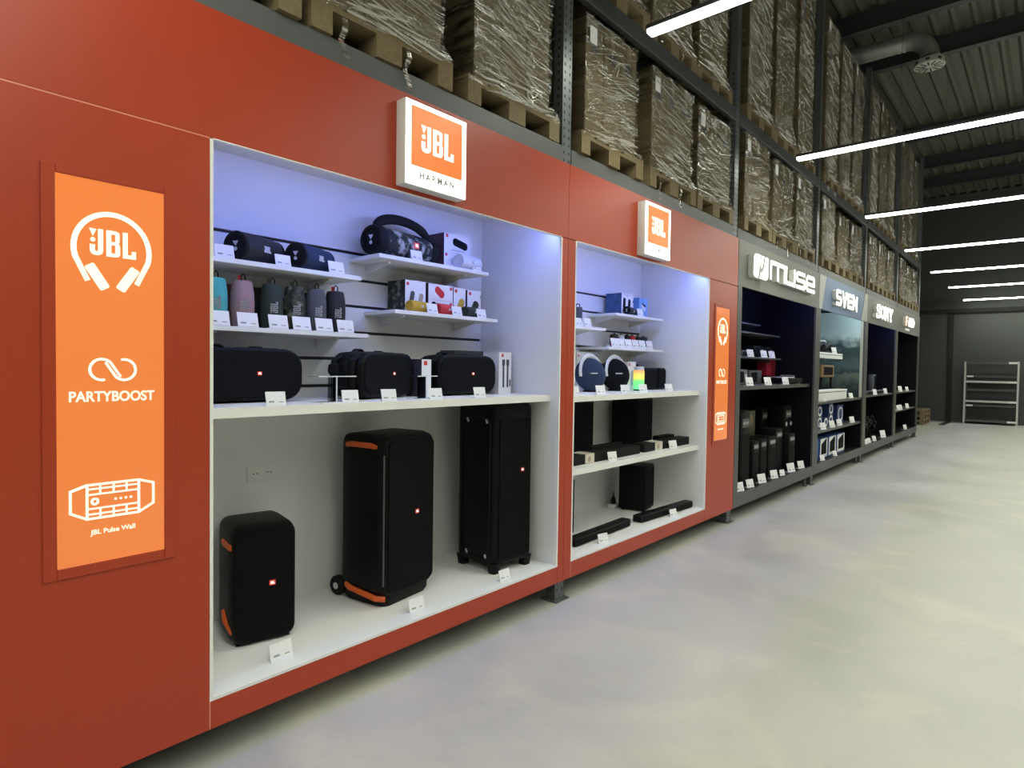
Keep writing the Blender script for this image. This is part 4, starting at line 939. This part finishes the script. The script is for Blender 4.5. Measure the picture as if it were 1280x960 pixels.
bar_box('short black box lying behind the right soundbar box', 5.02, 5.30, .285, Z3, None, d=.07, h=.085)
g = 'price tags on the lower shelf of the narrower niche'
price_tag(3.96, .11, Z3, 'before the left soundbar box', g, rad(-12), 1.25); price_tag(4.94, .11, Z3, 'before the right soundbar box', g, rad(-12), 1.35)
def soundbar(label, x, y, L, rz):
    t = thing('soundbar', label, 'soundbar', (x, y, ZO0), rz, 'soundbars on the niche floor')
    secs = [[(xx, a*k, .002+.029+(b)*k) for a, b in rrect(.09, .058, .014, 4)] for xx, k in ((-L/2, .86), (-L/2+.012, 1), (L/2-.012, 1), (L/2, .86))]
    MB().loft(secs).build('body', M['blk'], t)
    MB().box(-L/2+.03, L/2-.03, -.0475, -.044, .010, .050).build('grille', M['grille'], t, smooth=False)
    MB().box(-.06, .06, -.015, .015, .060, .0625, bev=.001).build('button_strip', M['blk2'], t)
    for s in (-1, 1): MB().box(s*L*.36-.05, s*L*.36+.05, -.03, .03, -.0003, .004).build('foot', M['blk2'], t, smooth=False)
soundbar('black soundbar on the niche floor, left, running behind the red pillar', 3.92, .185, .80, rad(2))
soundbar('black soundbar on the niche floor, right, before the subwoofer', 4.88, .155, .86, rad(-3))
g = 'price tags on the floor of the narrower niche'
price_tag(3.76, .05, ZO0+.0001, 'before the left soundbar', g, rad(-12), 1.3); price_tag(4.86, .055, ZO0+.0001, 'before the right soundbar', g, rad(-12), 1.2)
t = thing('desktop_charger', 'white socket block with black plug on the niche floor', 'power adapter', (4.79, .61, ZO0))
MB().box(-.05, .05, -.035, .035, 0, .035, bev=.006).build('block', M['white'], t)
MB().lathe([(.001, .035), (.022, .035), (.024, .05), (.018, .085), (.006, .10), (.004, .14), (.001, .14)], seg=14).build('plug', M['blk2'], t)
MB().tube([(.05, 0, .015), (.11, -.01, .004), (.18, -.03, .0035), (.26, -.02, .0035)], .003, seg=6).build('cord', M['blk2'], t)

# top right shelf of the narrower niche
product_box('blue sided white box with two printed dark bottles', 4.775, .50, ZE, .185, .16, .195, col('blue_print_side', (.035, .09, .20), var=.8, vscale=18), [pic(M['gfab'], 4, .22, .5, -.25, .55), pic(M['gfab'], 4, .22, .5, .2, .52), line(.9, .3)], None)
barrel('black cylinder speaker lying before the blue sided box', (4.755, .455, ZE), .25, .036, FAB['black'], rad(16), group=None, big=True)
product_box('light blue carton standing alone near the right niche wall', 5.10, .52, ZE, .15, .06, .185, col('sky_blue_print', (.16, .33, .62)), [pic(col('white_print', (.6, .65, .75)), 30, .6, .25, 0, .55), pic(M['gfab'], 20, .5, .1, .05, .66), line(.2, .6)], None, front=col('sky_blue_front', (.22, .40, .68)))
price_tag(4.875, .415, ZE, 'before the black cylinder speaker by the blue sided box', 'price tags in the narrower niche upper shelves', 0, 1.3)
t = thing('upright_speaker', 'slim grey upright speaker beside the red pillar, narrower niche', 'speaker', (4.03, .5, ZG))
MB().lathe([(.03, 0), (.036, .006), (.036, .15), (.03, .156), (.001, .156)], seg=20).build('body', FAB['grey'], t)
MB().tube([(-.03, 0, .15), (-.02, 0, .18), (.02, 0, .18), (.03, 0, .15)], .004, seg=6).build('carry_loop', M['blk2'], t)
price_tag(3.93, .412, ZG, 'nearest the red pillar on the half hidden shelf', 'price tags in the narrower niche upper shelves', 0, 1.2)
price_tag(4.05, .412, ZG, 'at the right end of the half hidden shelf', 'price tags in the narrower niche upper shelves', 0, 1.3)
# clip speakers in boxes
gk = 'tiny clip speakers on a row of boxes'
for x, f, l, w in ((4.725, 'black', 'black tiny clip speaker, leftmost of the dark ones', .10), (4.835, 'white', 'pale grey tiny clip speaker', .085), (4.94, 'black', 'second black tiny clip speaker, beside the red one', .07), (5.03, 'red', 'red tiny clip speaker', .085), (5.13, 'green', 'dark green tiny clip speaker', .085), (5.235, 'blue', 'navy tiny clip speaker, rightmost of its row', .11)):
    t = thing('clip_speaker', l+' on the small shelf', 'speaker', (x-.045, .54, ZF), 0, gk)
    MB().box(-w/2, w/2, 0, .07, 0, .025).build('box_stand', M['paper'], t, smooth=False)
    MB().prism(rrect(w*.9, .095, .018, 4, 0, .0725), .008, .045, bev=.004).build('body', FAB[f], t)
    MB().tube([(-.02, .025, .117), (-.012, .025, .127), (.012, .025, .127), (.02, .025, .117)], .005, seg=6).build('clip_loop', M['blk2'], t)
t = thing('cone_speaker', 'small red cone standing left of the tiny clip speakers', 'speaker', (4.55, .50, ZF))
MB().lathe([(.001, 0), (.02, 0), (.02, .01), (.012, .05), (.008, .085), (.001, .09)], seg=14).build('body', FAB['red'], t)
MB().lathe([(.001, -.0003), (.021, -.0003), (.021, .004)], seg=14).build('base', M['blk2'], t)
g = 'price tags under the tiny clip speakers'
for i, x in enumerate((4.455, 4.56, 4.68, 4.80, 4.92, 5.05)): price_tag(x, .412, ZF, '%s from the left below the tiny clip speakers' % ORD[i], g, 0, 1.45)

# ------------------------------------------------------------------ goods in the dark cabinets
ZK = .2582
def dark_shelf(x0, x1, y, zt, label):
    t = thing('wall_shelf', label, 'shelf', ((x0+x1)/2, y, zt-.02), 0, 'small shelves in the dark cabinets')
    w = (x1-x0)/2
    MB().box(-w, w, 0, .699-y, 0, .02, bev=.002, seg=1).build('board', M['dark'], t, smooth=False)
    for dx in (-w*.7, w*.7): MB().box(dx-.006, dx+.006, .05, .699-y, -.03, 0).build('bracket', M['dark'], t, smooth=False)
dark_shelf(6.6, 8.45, .35, 1.665, 'black shelf carrying small radios in the cabinet by the red ones')
dark_shelf(6.6, 8.55, .40, 1.965, 'empty black shelf above the small radios')
dark_shelf(6.6, 8.10, .50, 2.09, 'highest empty black shelf in the cabinet by the red ones')
def radio(label, x, y, z, w, d, h, rz=0, dial=True, m='blk'):
    t = thing('table_radio', label, 'radio', (x, y, z), rz, None)
    MB().box(-w/2, w/2, 0, d, .004, h, bev=min(.012, h*.15), seg=2).build('body', M[m], t)
    MB().prism(rrect(w*.5, h*.7, .006, 3, -w*.18, h*.5), -.003, .001).build('speaker_cloth', M['gfab'], t)
    if dial: MB().lathe([(.001, 0), (h*.2, 0), (h*.22, .008), (.001, .008)], seg=16, mtx=Matrix.Translation((w*.28, .001, h*.5)) @ Matrix.Rotation(PI/2, 4, 'X')).build('dial', M['silver'], t)
    MB().box(-w*.4, w*.4, .01, d-.01, 0, .005).build('foot', M['blk2'], t, smooth=False)
    return t
radio('low dark radio at the left of the small radio shelf', 7.35, .40, 1.6652, .25, .12, .075, 0, False, 'steel')
radio('square black radio with dial in the middle of the small radio shelf', 7.92, .45, 1.6652, .36, .15, .15)
radio('black radio with bright top knobs, right on the small radio shelf', 8.28, .45, 1.6652, .26, .14, .15)
g = 'price tags in the cabinet by the red ones'
for x, l in ((7.40, 'before the low dark radio'), (7.86, 'before the square black radio'), (8.15, 'before the radio with bright knobs')): price_tag(x, .36, 1.6652, l, g, rad(-14), 1.7)
radio('dark speaker at the left end of the long shelf, half hidden', 7.0, .30, 1.3402, .28, .2, .175, 0, True, 'dark')
radio('square dark speaker on the long shelf, beside the red box', 7.70, .40, 1.3402, .40, .2, .165, 0, False, 'dark')
t = thing('product_box', 'bright red box standing at the back of the long dark shelf', 'boxed product', (8.40, .46, 1.44))
mb = MB().box(-.17, .17, 0, .12, 0, .225); mb.build('carton', col('crimson_print', (.42, .02, .05), .4), t, smooth=False)
MB().box(.03, .168, -.002, 0, .01, .215).build('darker_panel', col('dark_crimson_print', (.22, .01, .02), .4), t, smooth=False)
MB().box(-.13, -.02, -.002, 0, .15, .165).build('printed_text', FAB['pink'], t, smooth=False)
t = thing('product_box', 'flat black box under the bright red box', 'boxed product', (8.37, .44, 1.3402))
MB().box(-.19, .19, 0, .2, 0, .0995, bev=.002, seg=1).build('carton', M['blk2'], t, smooth=False); MB().box(-.16, -.06, -.001, 0, .03, .05).build('printed_text', M['grayink'], t, smooth=False)
t = thing('record_player', 'black record player with silver platter on the long dark shelf', 'record player', (8.22, .085, 1.3402))
MB().box(-.32, .26, 0, .30, .018, .075, bev=.006).build('plinth', M['blk'], t)
MB().lathe([(.001, .076), (.135, .076), (.138, .082), (.135, .09), (.001, .091)], seg=32, mtx=Matrix.Translation((-.05, .15, 0))).build('platter', M['silver'], t)
MB().tube([(.18, .25, .105), (.18, .12, .105), (.10, .05, .100)], .005, seg=8).build('tone_arm', M['silver'], t)
for a, b in ((-.27, .04), (.21, .04), (-.27, .26), (.21, .26)): MB().lathe([(.02, 0), (.024, .01), (.016, .018)], seg=12, mtx=Matrix.Translation((a, b, 0))).build('foot', M['silver'], t)
for x, l in ((6.64, 'at the left end of the long dark shelf'), (7.21, 'left of the square dark speaker'), (7.83, 'left of the record player')): price_tag(x, .085, 1.3402, l, g, rad(-14), 1.75)
gt = 'tall dark speakers on the cabinet floor'
def tower(label, x, y, w, d, h, rz=0, flash=False):
    t = thing('tower_speaker', label, 'speaker', (x, y, ZK), rz, gt)
    MB().box(-w/2, w/2, 0, d, .012, h, bev=.012, seg=2).build('cabinet', M['blk'], t)
    MB().prism(rrect(w*.84, h*.62, .02, 3, 0, h*.40), -.004, .001).build('grille', M['grille'], t)
    MB().prism(rrect(w*.72, h*.12, .006, 3, 0, h*.86), -.004, .001).build('control_panel', M['dark'], t)
    MB().prism(rrect(w*.62, .03, .006, 3, 0, h*.86), -.006, -.004).build('display_window', M['grayink'], t, smooth=False)
    MB().box(-w*.45, w*.45, .01, d-.01, 0, .014).build('foot', M['blk2'], t, smooth=False)
    if flash:
        for z in (h*.25, h*.7):
            for sx in (-1, 1): MB().sphere((sx*w*.35, -.006, z), .03, .006, .03, u=12, v=8).build('chrome_disc', M['silver'], t)
tower('tallest dark tower speaker at the left end of the cabinet floor', 6.66, .13, .27, .24, .79)
tower('second dark tower speaker from the left on the cabinet floor', 6.985, .13, .20, .2, .46)
tower('third dark tower speaker from the left on the cabinet floor', 7.235, .13, .21, .2, .465)
tower('fourth dark tower speaker from the left on the cabinet floor', 7.53, .13, .26, .22, .47)
tower('fifth dark tower speaker, slightly taller, right of the middle of the cabinet floor', 7.86, .16, .26, .22, .54)
tower('rightmost dark tower speaker in the front row of the cabinet floor', 8.165, .10, .24, .12, .46)
tower('dark party speaker with bright discs behind the rightmost tower', 8.44, .235, .26, .18, .80, 0, True)
tower('dark tower speaker standing in the back row of the cabinet floor', 8.25, .47, .22, .18, .76)
product_box('olive printed carton behind the left tower speakers', 7.80, .50, ZK, .36, .18, .74, col('olive_print', (.10, .10, .05), var=.6, vscale=10), [pic(col('tan_print', (.35, .28, .2)), 10, .6, .18, 0, .85), line(.6, .7)], None, front=col('olive_front', (.13, .13, .07)))
g = 'price tags on the cabinet floor by the red ones'
for x, l, s in ((6.33, 'before the tallest tower speaker', 2.), (6.62, 'before the second tower speaker', 1.9), (6.98, 'before the third tower speaker', 2.2), (7.38, 'before the fourth tower speaker', 2.1), (7.66, 'before the fifth tower speaker', 1.5), (8.0, 'before the rightmost tower speaker', 2.4), (8.40, 'at the right end of the cabinet floor', 2.1)): price_tag(x, .045, ZK+.0001, l, g, rad(-14), s*.88)

# cabinet with the sea mural
t = thing('wall_shelf', 'thick white shelf with grey stripe before the sea mural', 'shelf', (9.9, .18, 1.70))
MB().box(-.98, .98, 0, .50, 0, .085, bev=.003, seg=1).build('board', M['white'], t, smooth=False)
MB().box(-.98, .98, -.002, 0, .05, .062).build('stripe', M['grayink'], t, smooth=False)
for dx in (-.6, .6): MB().box(dx-.01, dx+.01, .3, .518, -.06, 0).build('bracket', M['white'], t, smooth=False)
def boom(label, x, y, z, L, r, m):
    t = thing('portable_radio', label, 'radio', (x, y, z), rad(-8), 'black round ended radios')
    R = Matrix.Translation((0, 0, r)) @ Matrix.Rotation(PI/2, 4, 'Y')
    MB().lathe([(.001, -L/2), (r*.6, -L/2+.005), (r*.95, -L/2+.05), (r, -L/6), (r, L/6), (r*.95, L/2-.05), (r*.6, L/2-.005), (.001, L/2)], seg=24, mtx=R).build('body', m, t)
    MB().tube([(-L*.3, 0, r*1.8), (-L*.2, 0, r*2.35), (L*.2, 0, r*2.35), (L*.3, 0, r*1.8)], .014, seg=8).build('handle', M['silver'], t)
    for s in (-1, 1): MB().lathe([(.001, 0), (r*.6, 0), (r*.66, .012), (.001, .014)], seg=18, mtx=Matrix.Translation((s*L*.25, -r*.93, r)) @ Matrix.Rotation(PI/2, 4, 'X')).build('speaker_cone', M['gfab'], t)
boom('black round ended radio at the left of the thick white shelf', 9.75, .35, 1.7852, .42, .075, M['blk'])
boom('black round ended radio at the right end of the thick white shelf', 10.35, .35, 1.7852, .50, .08, M['blk'])
g = 'price tags in the sea mural cabinet'
price_tag(10.45, .19, 1.7852, 'before the round ended radios on the white shelf', g, rad(-14), 1.8)
t = thing('wooden_speaker', 'amber topped speaker on dark legs under the thick white shelf', 'speaker', (10.45, .26, 1.0855))
MB().box(-.42, .30, 0, .2, .33, .52, bev=.02).build('amber_body', col('amber_wood', (.20, .12, .05), .5, var=.3, vscale=8), t)
MB().prism(rrect(.5, .12, .02, 4, -.06, .425), -.004, .001).build('speaker_cloth', M['gfab'], t)
for a, b in ((-.36, .03), (.24, .03), (-.36, .17), (.24, .17)): MB().tube([(a, b, 0), (a*.92, b, .34)], .02, seg=8).build('leg', M['blk2'], t)
t = thing('storage_box', 'long white box with dark lid line on the shelf below the mural', 'box', (10.0, .07, 1.0855))
MB().box(-.95, .72, 0, .17, 0, .115, bev=.003, seg=1).build('box_body', M['white'], t, smooth=False)
MB().box(-.955, .725, -.004, .175, .125, .15, bev=.003, seg=1).build('lid', M['white'], t, smooth=False)
MB().box(-.945, .715, .002, .168, .115, .125).build('lid_gap', M['ink'], t, smooth=False)
price_tag(9.35, .03, 1.0855, 'before the long white box, left end', g, rad(-14), 1.); price_tag(10.95, .05, 1.0855, 'at the right end of the long white box', g, rad(-14), 1.6)
gh = 'blue headphone boxes with white rings'
def ring_box(label, x, y, z, w, h, stack=0):
    t = thing('headphone_box', label, 'boxed product', (x, y, z), 0, gh)
    MB().box(-w/2, w/2, 0, .11, 0, h).build('carton', col('blue_print', (.02, .05, .18)), t, smooth=False)
    MB().tube([(w*.34*math.cos(k*PI/10), -.003, h*.5+h*.36*math.sin(k*PI/10)) for k in range(20)], .012, closed=True, seg=6, flat=(.016, .004)).build('printed_ring', M['paper'], t)
for x, z, w, h, l in ((9.25, .6902, .24, .17, 'blue box with white ring, leftmost on the second mural cabinet shelf'), (9.6, .6902, .26, .16, 'lower blue box with white ring, second from left'), (9.6, .8504, .26, .16, 'upper blue box with white ring, stacked second from left'),
                      (9.93, .6902, .22, .13, 'small blue box with white ring in the middle'), (10.2, .6902, .25, .165, 'lower blue box with white ring, right pair'), (10.2, .8554, .25, .165, 'upper blue box with white ring, right pair'), (10.75, .6902, .36, .29, 'largest blue box with tall white ring, right on its shelf')):
    ring_box(l, x, .16, z, w, h)
for x, l in ((9.38, 'before the leftmost ring boxes'), (9.85, 'before the small ring box'), (10.27, 'before the right pair of ring boxes'), (11.05, 'right of the largest ring box')): price_tag(x, .045, .6902, l, g, rad(-14), 1.9)
gw = 'large window boxes on the mural cabinet floor'
for i, (x, w, l) in enumerate(((9.20, .30, 'plain blue front box, left on the mural cabinet floor'), (9.62, .36, 'first window box with white frame beside the plain blue box'), (10.08, .38, 'second window box with white frame, in the middle'), (10.57, .42, 'third window box with white frame, rightmost'))):
    t = thing('window_box', l, 'boxed product', (x, .10, ZK), 0, gw)
    MB().box(-w/2, w/2, 0, .22, 0, .29, bev=.002, seg=1).build('carton', col('royal_blue_print', (.05, .12, .36)), t, smooth=False)
    if i:
        mb = MB().box(-w*.5, w*.5, -.003, 0, .02, .06).box(-w*.5, -w*.38, -.003, 0, .06, .285).box(w*.38, w*.5, -.003, 0, .06, .285)
        mb.prism([(-w*.38, .285), (-w*.38, .21), (w*.38, .285)], -.003, 0)
        mb.build('white_frame', M['paper'], t, smooth=False); MB().box(-w*.38, w*.38, -.0015, 0, .06, .285).build('window', M['gfab'], t, smooth=False)
    else: MB().box(-w*.3, w*.3, -.002, 0, .2, .22).build('printed_text', col('sky_blue_front', (.22, .40, .68)), t, smooth=False)
for x, l in ((9.36, 'before the plain blue box on the floor'), (10.02, 'before the window boxes on the floor')): price_tag(x, .04, ZK+.0001, l, g, rad(-14), 1.5)

# headphone cabinet
g = 'price tags in the headphone cabinet'
for z, y, l in ((1.98, .34, 'upper'), (1.72, .34, 'lower')):
    dark_shelf(11.80, 13.35, y, z, l+' small black shelf in the headphone cabinet')
def screen_box(label, x, y, z, w, h):
    t = thing('packaged_gadget', label, 'boxed product', (x, y, z), 0, None)
    MB().box(-w/2, w/2, 0, .08, 0, h).build('carton', col('lilac_print', (.30, .30, .62)), t, smooth=False); MB().box(-w*.3, w*.3, -.002, 0, h*.3, h*.8).build('printed_picture', M['white'], t, smooth=False)
screen_box('lilac box on the upper small shelf of the headphone cabinet', 13.2, .36, 1.98, .28, .19); screen_box('small pale box on the lower small shelf of the headphone cabinet', 13.22, .36, 1.72, .22, .08)
t = thing('soundbar', 'long dark soundbar on the headphone cabinet shelf', 'soundbar', (12.95, .06, 1.1002))
MB().box(-.85, .78, 0, .10, .004, .07, bev=.012).build('body', M['steel'], t); MB().box(-.8, .73, -.003, .001, .015, .058).build('grille', M['gfab'], t, smooth=False); MB().box(-.6, -.5, .02, .08, 0, .005).build('foot', M['blk2'], t, smooth=False); MB().box(.4, .5, .02, .08, 0, .005).build('foot', M['blk2'], t, smooth=False)
tower_z = ZK
t = thing('box_speaker', 'slim grey speaker standing behind the long dark soundbar', 'speaker', (13.55, .22, 1.1002))
MB().box(-.10, .10, 0, .1, 0, .36, bev=.012).build('cabinet', M['steel'], t); MB().prism(rrect(.16, .30, .01, 3, 0, .18), -.003, .001).build('grille', M['gfab'], t)
price_tag(12.62, .032, 1.1002, 'left before the long dark soundbar', g, rad(-14), 1.9); price_tag(13.55, .032, 1.1002, 'right before the long dark soundbar', g, rad(-14), 1.9)
gp = 'black headphones on stands'
def headphones(label, x, y, h):
    t = thing('headphones_on_stand', label, 'headphones', (x, y, ZK), rad(random.uniform(-30, 10)), gp)
    MB().lathe([(.001, 0), (.07, 0), (.07, .008), (.012, .014), (.008, h-.02), (.001, h-.02)], seg=14).build('stand', M['blk'], t)
    MB().tube([(.085*math.cos(rad(a)), 0, h-.10+.10*math.sin(rad(a))) for a in range(-10, 191, 12)], .01, seg=8, flat=(.016, .007)).build('headband', M['blk2'], t)
    for s in (-1, 1):
        c = MB().lathe([(.001, -.02), (.038, -.02), (.042, -.008), (.042, .012), (.034, .02), (.001, .02)], seg=16, mtx=Matrix.Translation((s*.082, 0, h-.14)) @ Matrix.Rotation(PI/2, 4, 'Y') @ Matrix.Diagonal((1.2, 1, 1, 1))).build('ear_cup', M['blk'], t)
        MB().lathe([(.022, .0205), (.026, .0225), (.022, .0225)], seg=14, mtx=Matrix.Translation((s*.082, 0, h-.14)) @ Matrix.Rotation(PI/2*s, 4, 'Y')).build('cup_ring', M['silver'], c)
for i, (x, y, h) in enumerate(((12.0, .14, .30), (12.35, .16, .36), (12.68, .16, .44), (13.0, .18, .36), (13.3, .2, .42))):
    headphones('black headphones on a stand, %s from the left on the headphone cabinet floor' % ORD[i], x, y, h)
for i, (x, y, z, h) in enumerate(((12.45, .46, ZK, .62), (13.0, .5, ZK, .72))):
    t = thing('product_box', ('shorter', 'taller')[i]+' dark carton at the back of the headphone cabinet floor', 'boxed product', (x, y, z))
    MB().box(-.22, .22, 0, .16, 0, h).build('carton', M['blk2'], t, smooth=False); MB().box(-.16, .16, -.002, 0, h*.72, h*.9).build('printed_picture', M['dark'], t, smooth=False)
for x, l, s in ((11.80, 'leftmost on the headphone cabinet floor', 1.8), (12.08, 'second on the headphone cabinet floor', 1.9), (12.32, 'third on the headphone cabinet floor', 1.9), (12.75, 'fourth on the headphone cabinet floor', 2.), (13.55, 'large, rightmost on the headphone cabinet floor', 3.)): price_tag(x, .045, ZK+.0001, l, g, rad(-14), s*.88)

# last cabinet
g = 'price tags in the last dark cabinet'
for i, (x, h, l) in enumerate(((15.05, .15, 'short grey upright speaker'), (15.5, .30, 'tall grey upright speaker'))):
    t = thing('box_speaker', l+' on the last cabinet', 'speaker', (x, .2, 1.1002))
    MB().box(-.09, .09, 0, .12, 0, h, bev=.01).build('cabinet', M['steel'], t); MB().prism(rrect(.14, h*.8, .01, 3, 0, h*.5), -.003, .001).build('grille', M['gfab'], t)
price_tag(15.15, .04, 1.1002, 'before the short grey speaker', g, rad(-14), 2.3); price_tag(15.95, .04, 1.1002, 'right of the tall grey speaker', g, rad(-14), 1.8)
for i, x in enumerate((14.55, 15.0, 15.25, 16.05)): price_tag(x, .04, .7202, '%s from the left on the lowest shelf of the last cabinet' % ORD[i], g, rad(-14), 2.)
price_tag(15.9, .045, ZK+.0001, 'on the floor of the last cabinet', g, rad(-14), 2.)
for i, (x, w, h) in enumerate(((15.0, .4, .28), (15.55, .36, .32))):
    t = thing('subwoofer', ('left', 'right')[i]+' black box speaker on the floor of the last cabinet', 'subwoofer', (x, .25, ZK))
    MB().box(-w/2, w/2, 0, .3, .01, h, bev=.02).build('cabinet', M['blk'], t); MB().lathe([(.08, 0), (.10, .004), (.11, 0), (.11, -.004), (.001, -.004)], seg=20, mtx=Matrix.Translation((0, -.001, h*.5)) @ Matrix.Rotation(PI/2, 4, 'X')).build('cone_ring', M['gfab'], t); MB().box(-w*.4, w*.4, .02, .28, 0, .012).build('foot', M['blk2'], t, smooth=False)

# ------------------------------------------------------------------ ventilation
t = thing('ventilation_duct', 'round grey metal ventilation duct with elbow and slotted disc outlet near the roof', 'duct', (11.65, -.757, 6.30))
ez = .30
MB().tube([(0, .32, ez+.17), (0, 1.0, ez+.17), (0, 2.0, ez+.17)], .135, seg=24).build('duct_pipe', M['duct'], t)
mb = MB()
for yy in (.33, .40): mb.tube([(0, yy, ez+.17), (0, yy+.03, ez+.17)], .145, seg=24)
mb.build('collar', M['duct'], t)
pts = [(0, .32*(1-math.sin(rad(a))) , ez-.15+.32*math.cos(rad(a))) for a in range(0, 91, 15)]
MB().tube(pts, .135, seg=24).build('elbow', M['duct'], t)
MB().lathe([(.13, .10), (.20, .09), (.21, .07), (.21, .0), (.20, -.005), (.001, -.005)], seg=32).build('outlet_drum', M['vent'], t)
mb = MB()
for k in range(12):
    a = 2*PI*k/12
    mb.box(.06, .185, -.011, .011, -.0075, -.005, mtx=Matrix.Rotation(a, 4, 'Z'))
mb.build('disc_slot', M['groove'], t, smooth=False)
for k in range(8): MB().box(-.025, .025, -.213, -.205, .025, .06, mtx=Matrix.Rotation(2*PI*k/8, 4, 'Z')).build('drum_opening', M['groove'], t, smooth=False)

# ------------------------------------------------------------------ far end
t = thing('shelving_unit', 'empty low grey and black metal shelving against the far wall', 'shelving', (22.98, -1.0, 0))
for yy in (-.62, .62):
    for xx in (0, .38): MB().box(xx-.02, xx+.02, yy-.022, yy+.022, 0, 1.86).build('post', M['lamph'] if xx == 0 else M['steel'], t, smooth=False)
for z in (.10, .68, 1.26, 1.82):
    MB().box(0, .38, -.6, .6, z-.01, z+.012).build('shelf_panel', M['dark2'], t, smooth=False)
    MB().box(-.015, .005, -.60, .60, z-.03, z+.03).build('front_beam', M['lamph'] if z in (.68, 1.26) else M['dark'], t, smooth=False)
    MB().box(-.017, -.015, -.60, -.40, z-.028, z+.028).build('beam_label', M['paper'], t, smooth=False)
for z in (.55, 1.02, 1.42):
    MB().box(.05, .07, -.6, .6, z-.03, z+.03).build('inner_beam', M['dark'], t, smooth=False)
    if z != 1.02: MB().box(.045, .05, .42, .58, z-.025, z+.025).build('beam_label', M['paper'], t, smooth=False)
gs = 'stacked pallets in the far corner'
for k, l in enumerate(('lowest', 'middle', 'topmost')):
    p = dup(pal0, 'wooden pallet in the far corner behind the cabinets, %s of three' % l, (22.35, .62, .001+.1442*k), PI/2, gs)
    p.location = (22.4+.02*k, .80, .001+.1442*k)
t = MB().box(21.6, 23.2, -.05, .1, 0.0005, .012)
tag(t.build('rubber_mat', M['wallk'], smooth=False), 'flat black mat on the floor beside the corner pallets', 'mat')

# ------------------------------------------------------------------ camera, world, colour management
cam = bpy.data.cameras.new('camera'); cam.sensor_width = 36; cam.lens = 773.39/1280*36; cam.clip_end = 200
co = bpy.data.objects.new('camera', cam); C.objects.link(co)
yw, pt, rl = 8.54365615e-01, -2.74865270e-02, 1.40559185e-02
F = Vector((math.sin(yw)*math.cos(pt), math.cos(yw)*math.cos(pt), math.sin(pt))); Rt = Vector((math.cos(yw), -math.sin(yw), 0)); U = Rt.cross(F)
R2 = Rt*math.cos(rl)+U*math.sin(rl); U2 = -Rt*math.sin(rl)+U*math.cos(rl)
co.matrix_world = Matrix(((R2.x, U2.x, -F.x, 0), (R2.y, U2.y, -F.y, -2.33), (R2.z, U2.z, -F.z, 1.505), (0, 0, 0, 1)))
sc = bpy.context.scene; sc.camera = co
w = bpy.data.worlds.new('world'); sc.world = w; w.use_nodes = True
w.node_tree.nodes['Background'].inputs['Color'].default_value = (.9, 1, .85, 1); w.node_tree.nodes['Background'].inputs['Strength'].default_value = .004
sc.view_settings.view_transform = 'Standard'; sc.view_settings.look = 'None'; sc.view_settings.exposure = 0; sc.view_settings.gamma = 1; sc.view_settings.use_curve_mapping = False
sc.cycles.use_denoising = True
sc.cycles.max_bounces = 8; sc.cycles.transparent_max_bounces = 16; sc.cycles.sample_clamp_indirect = 6
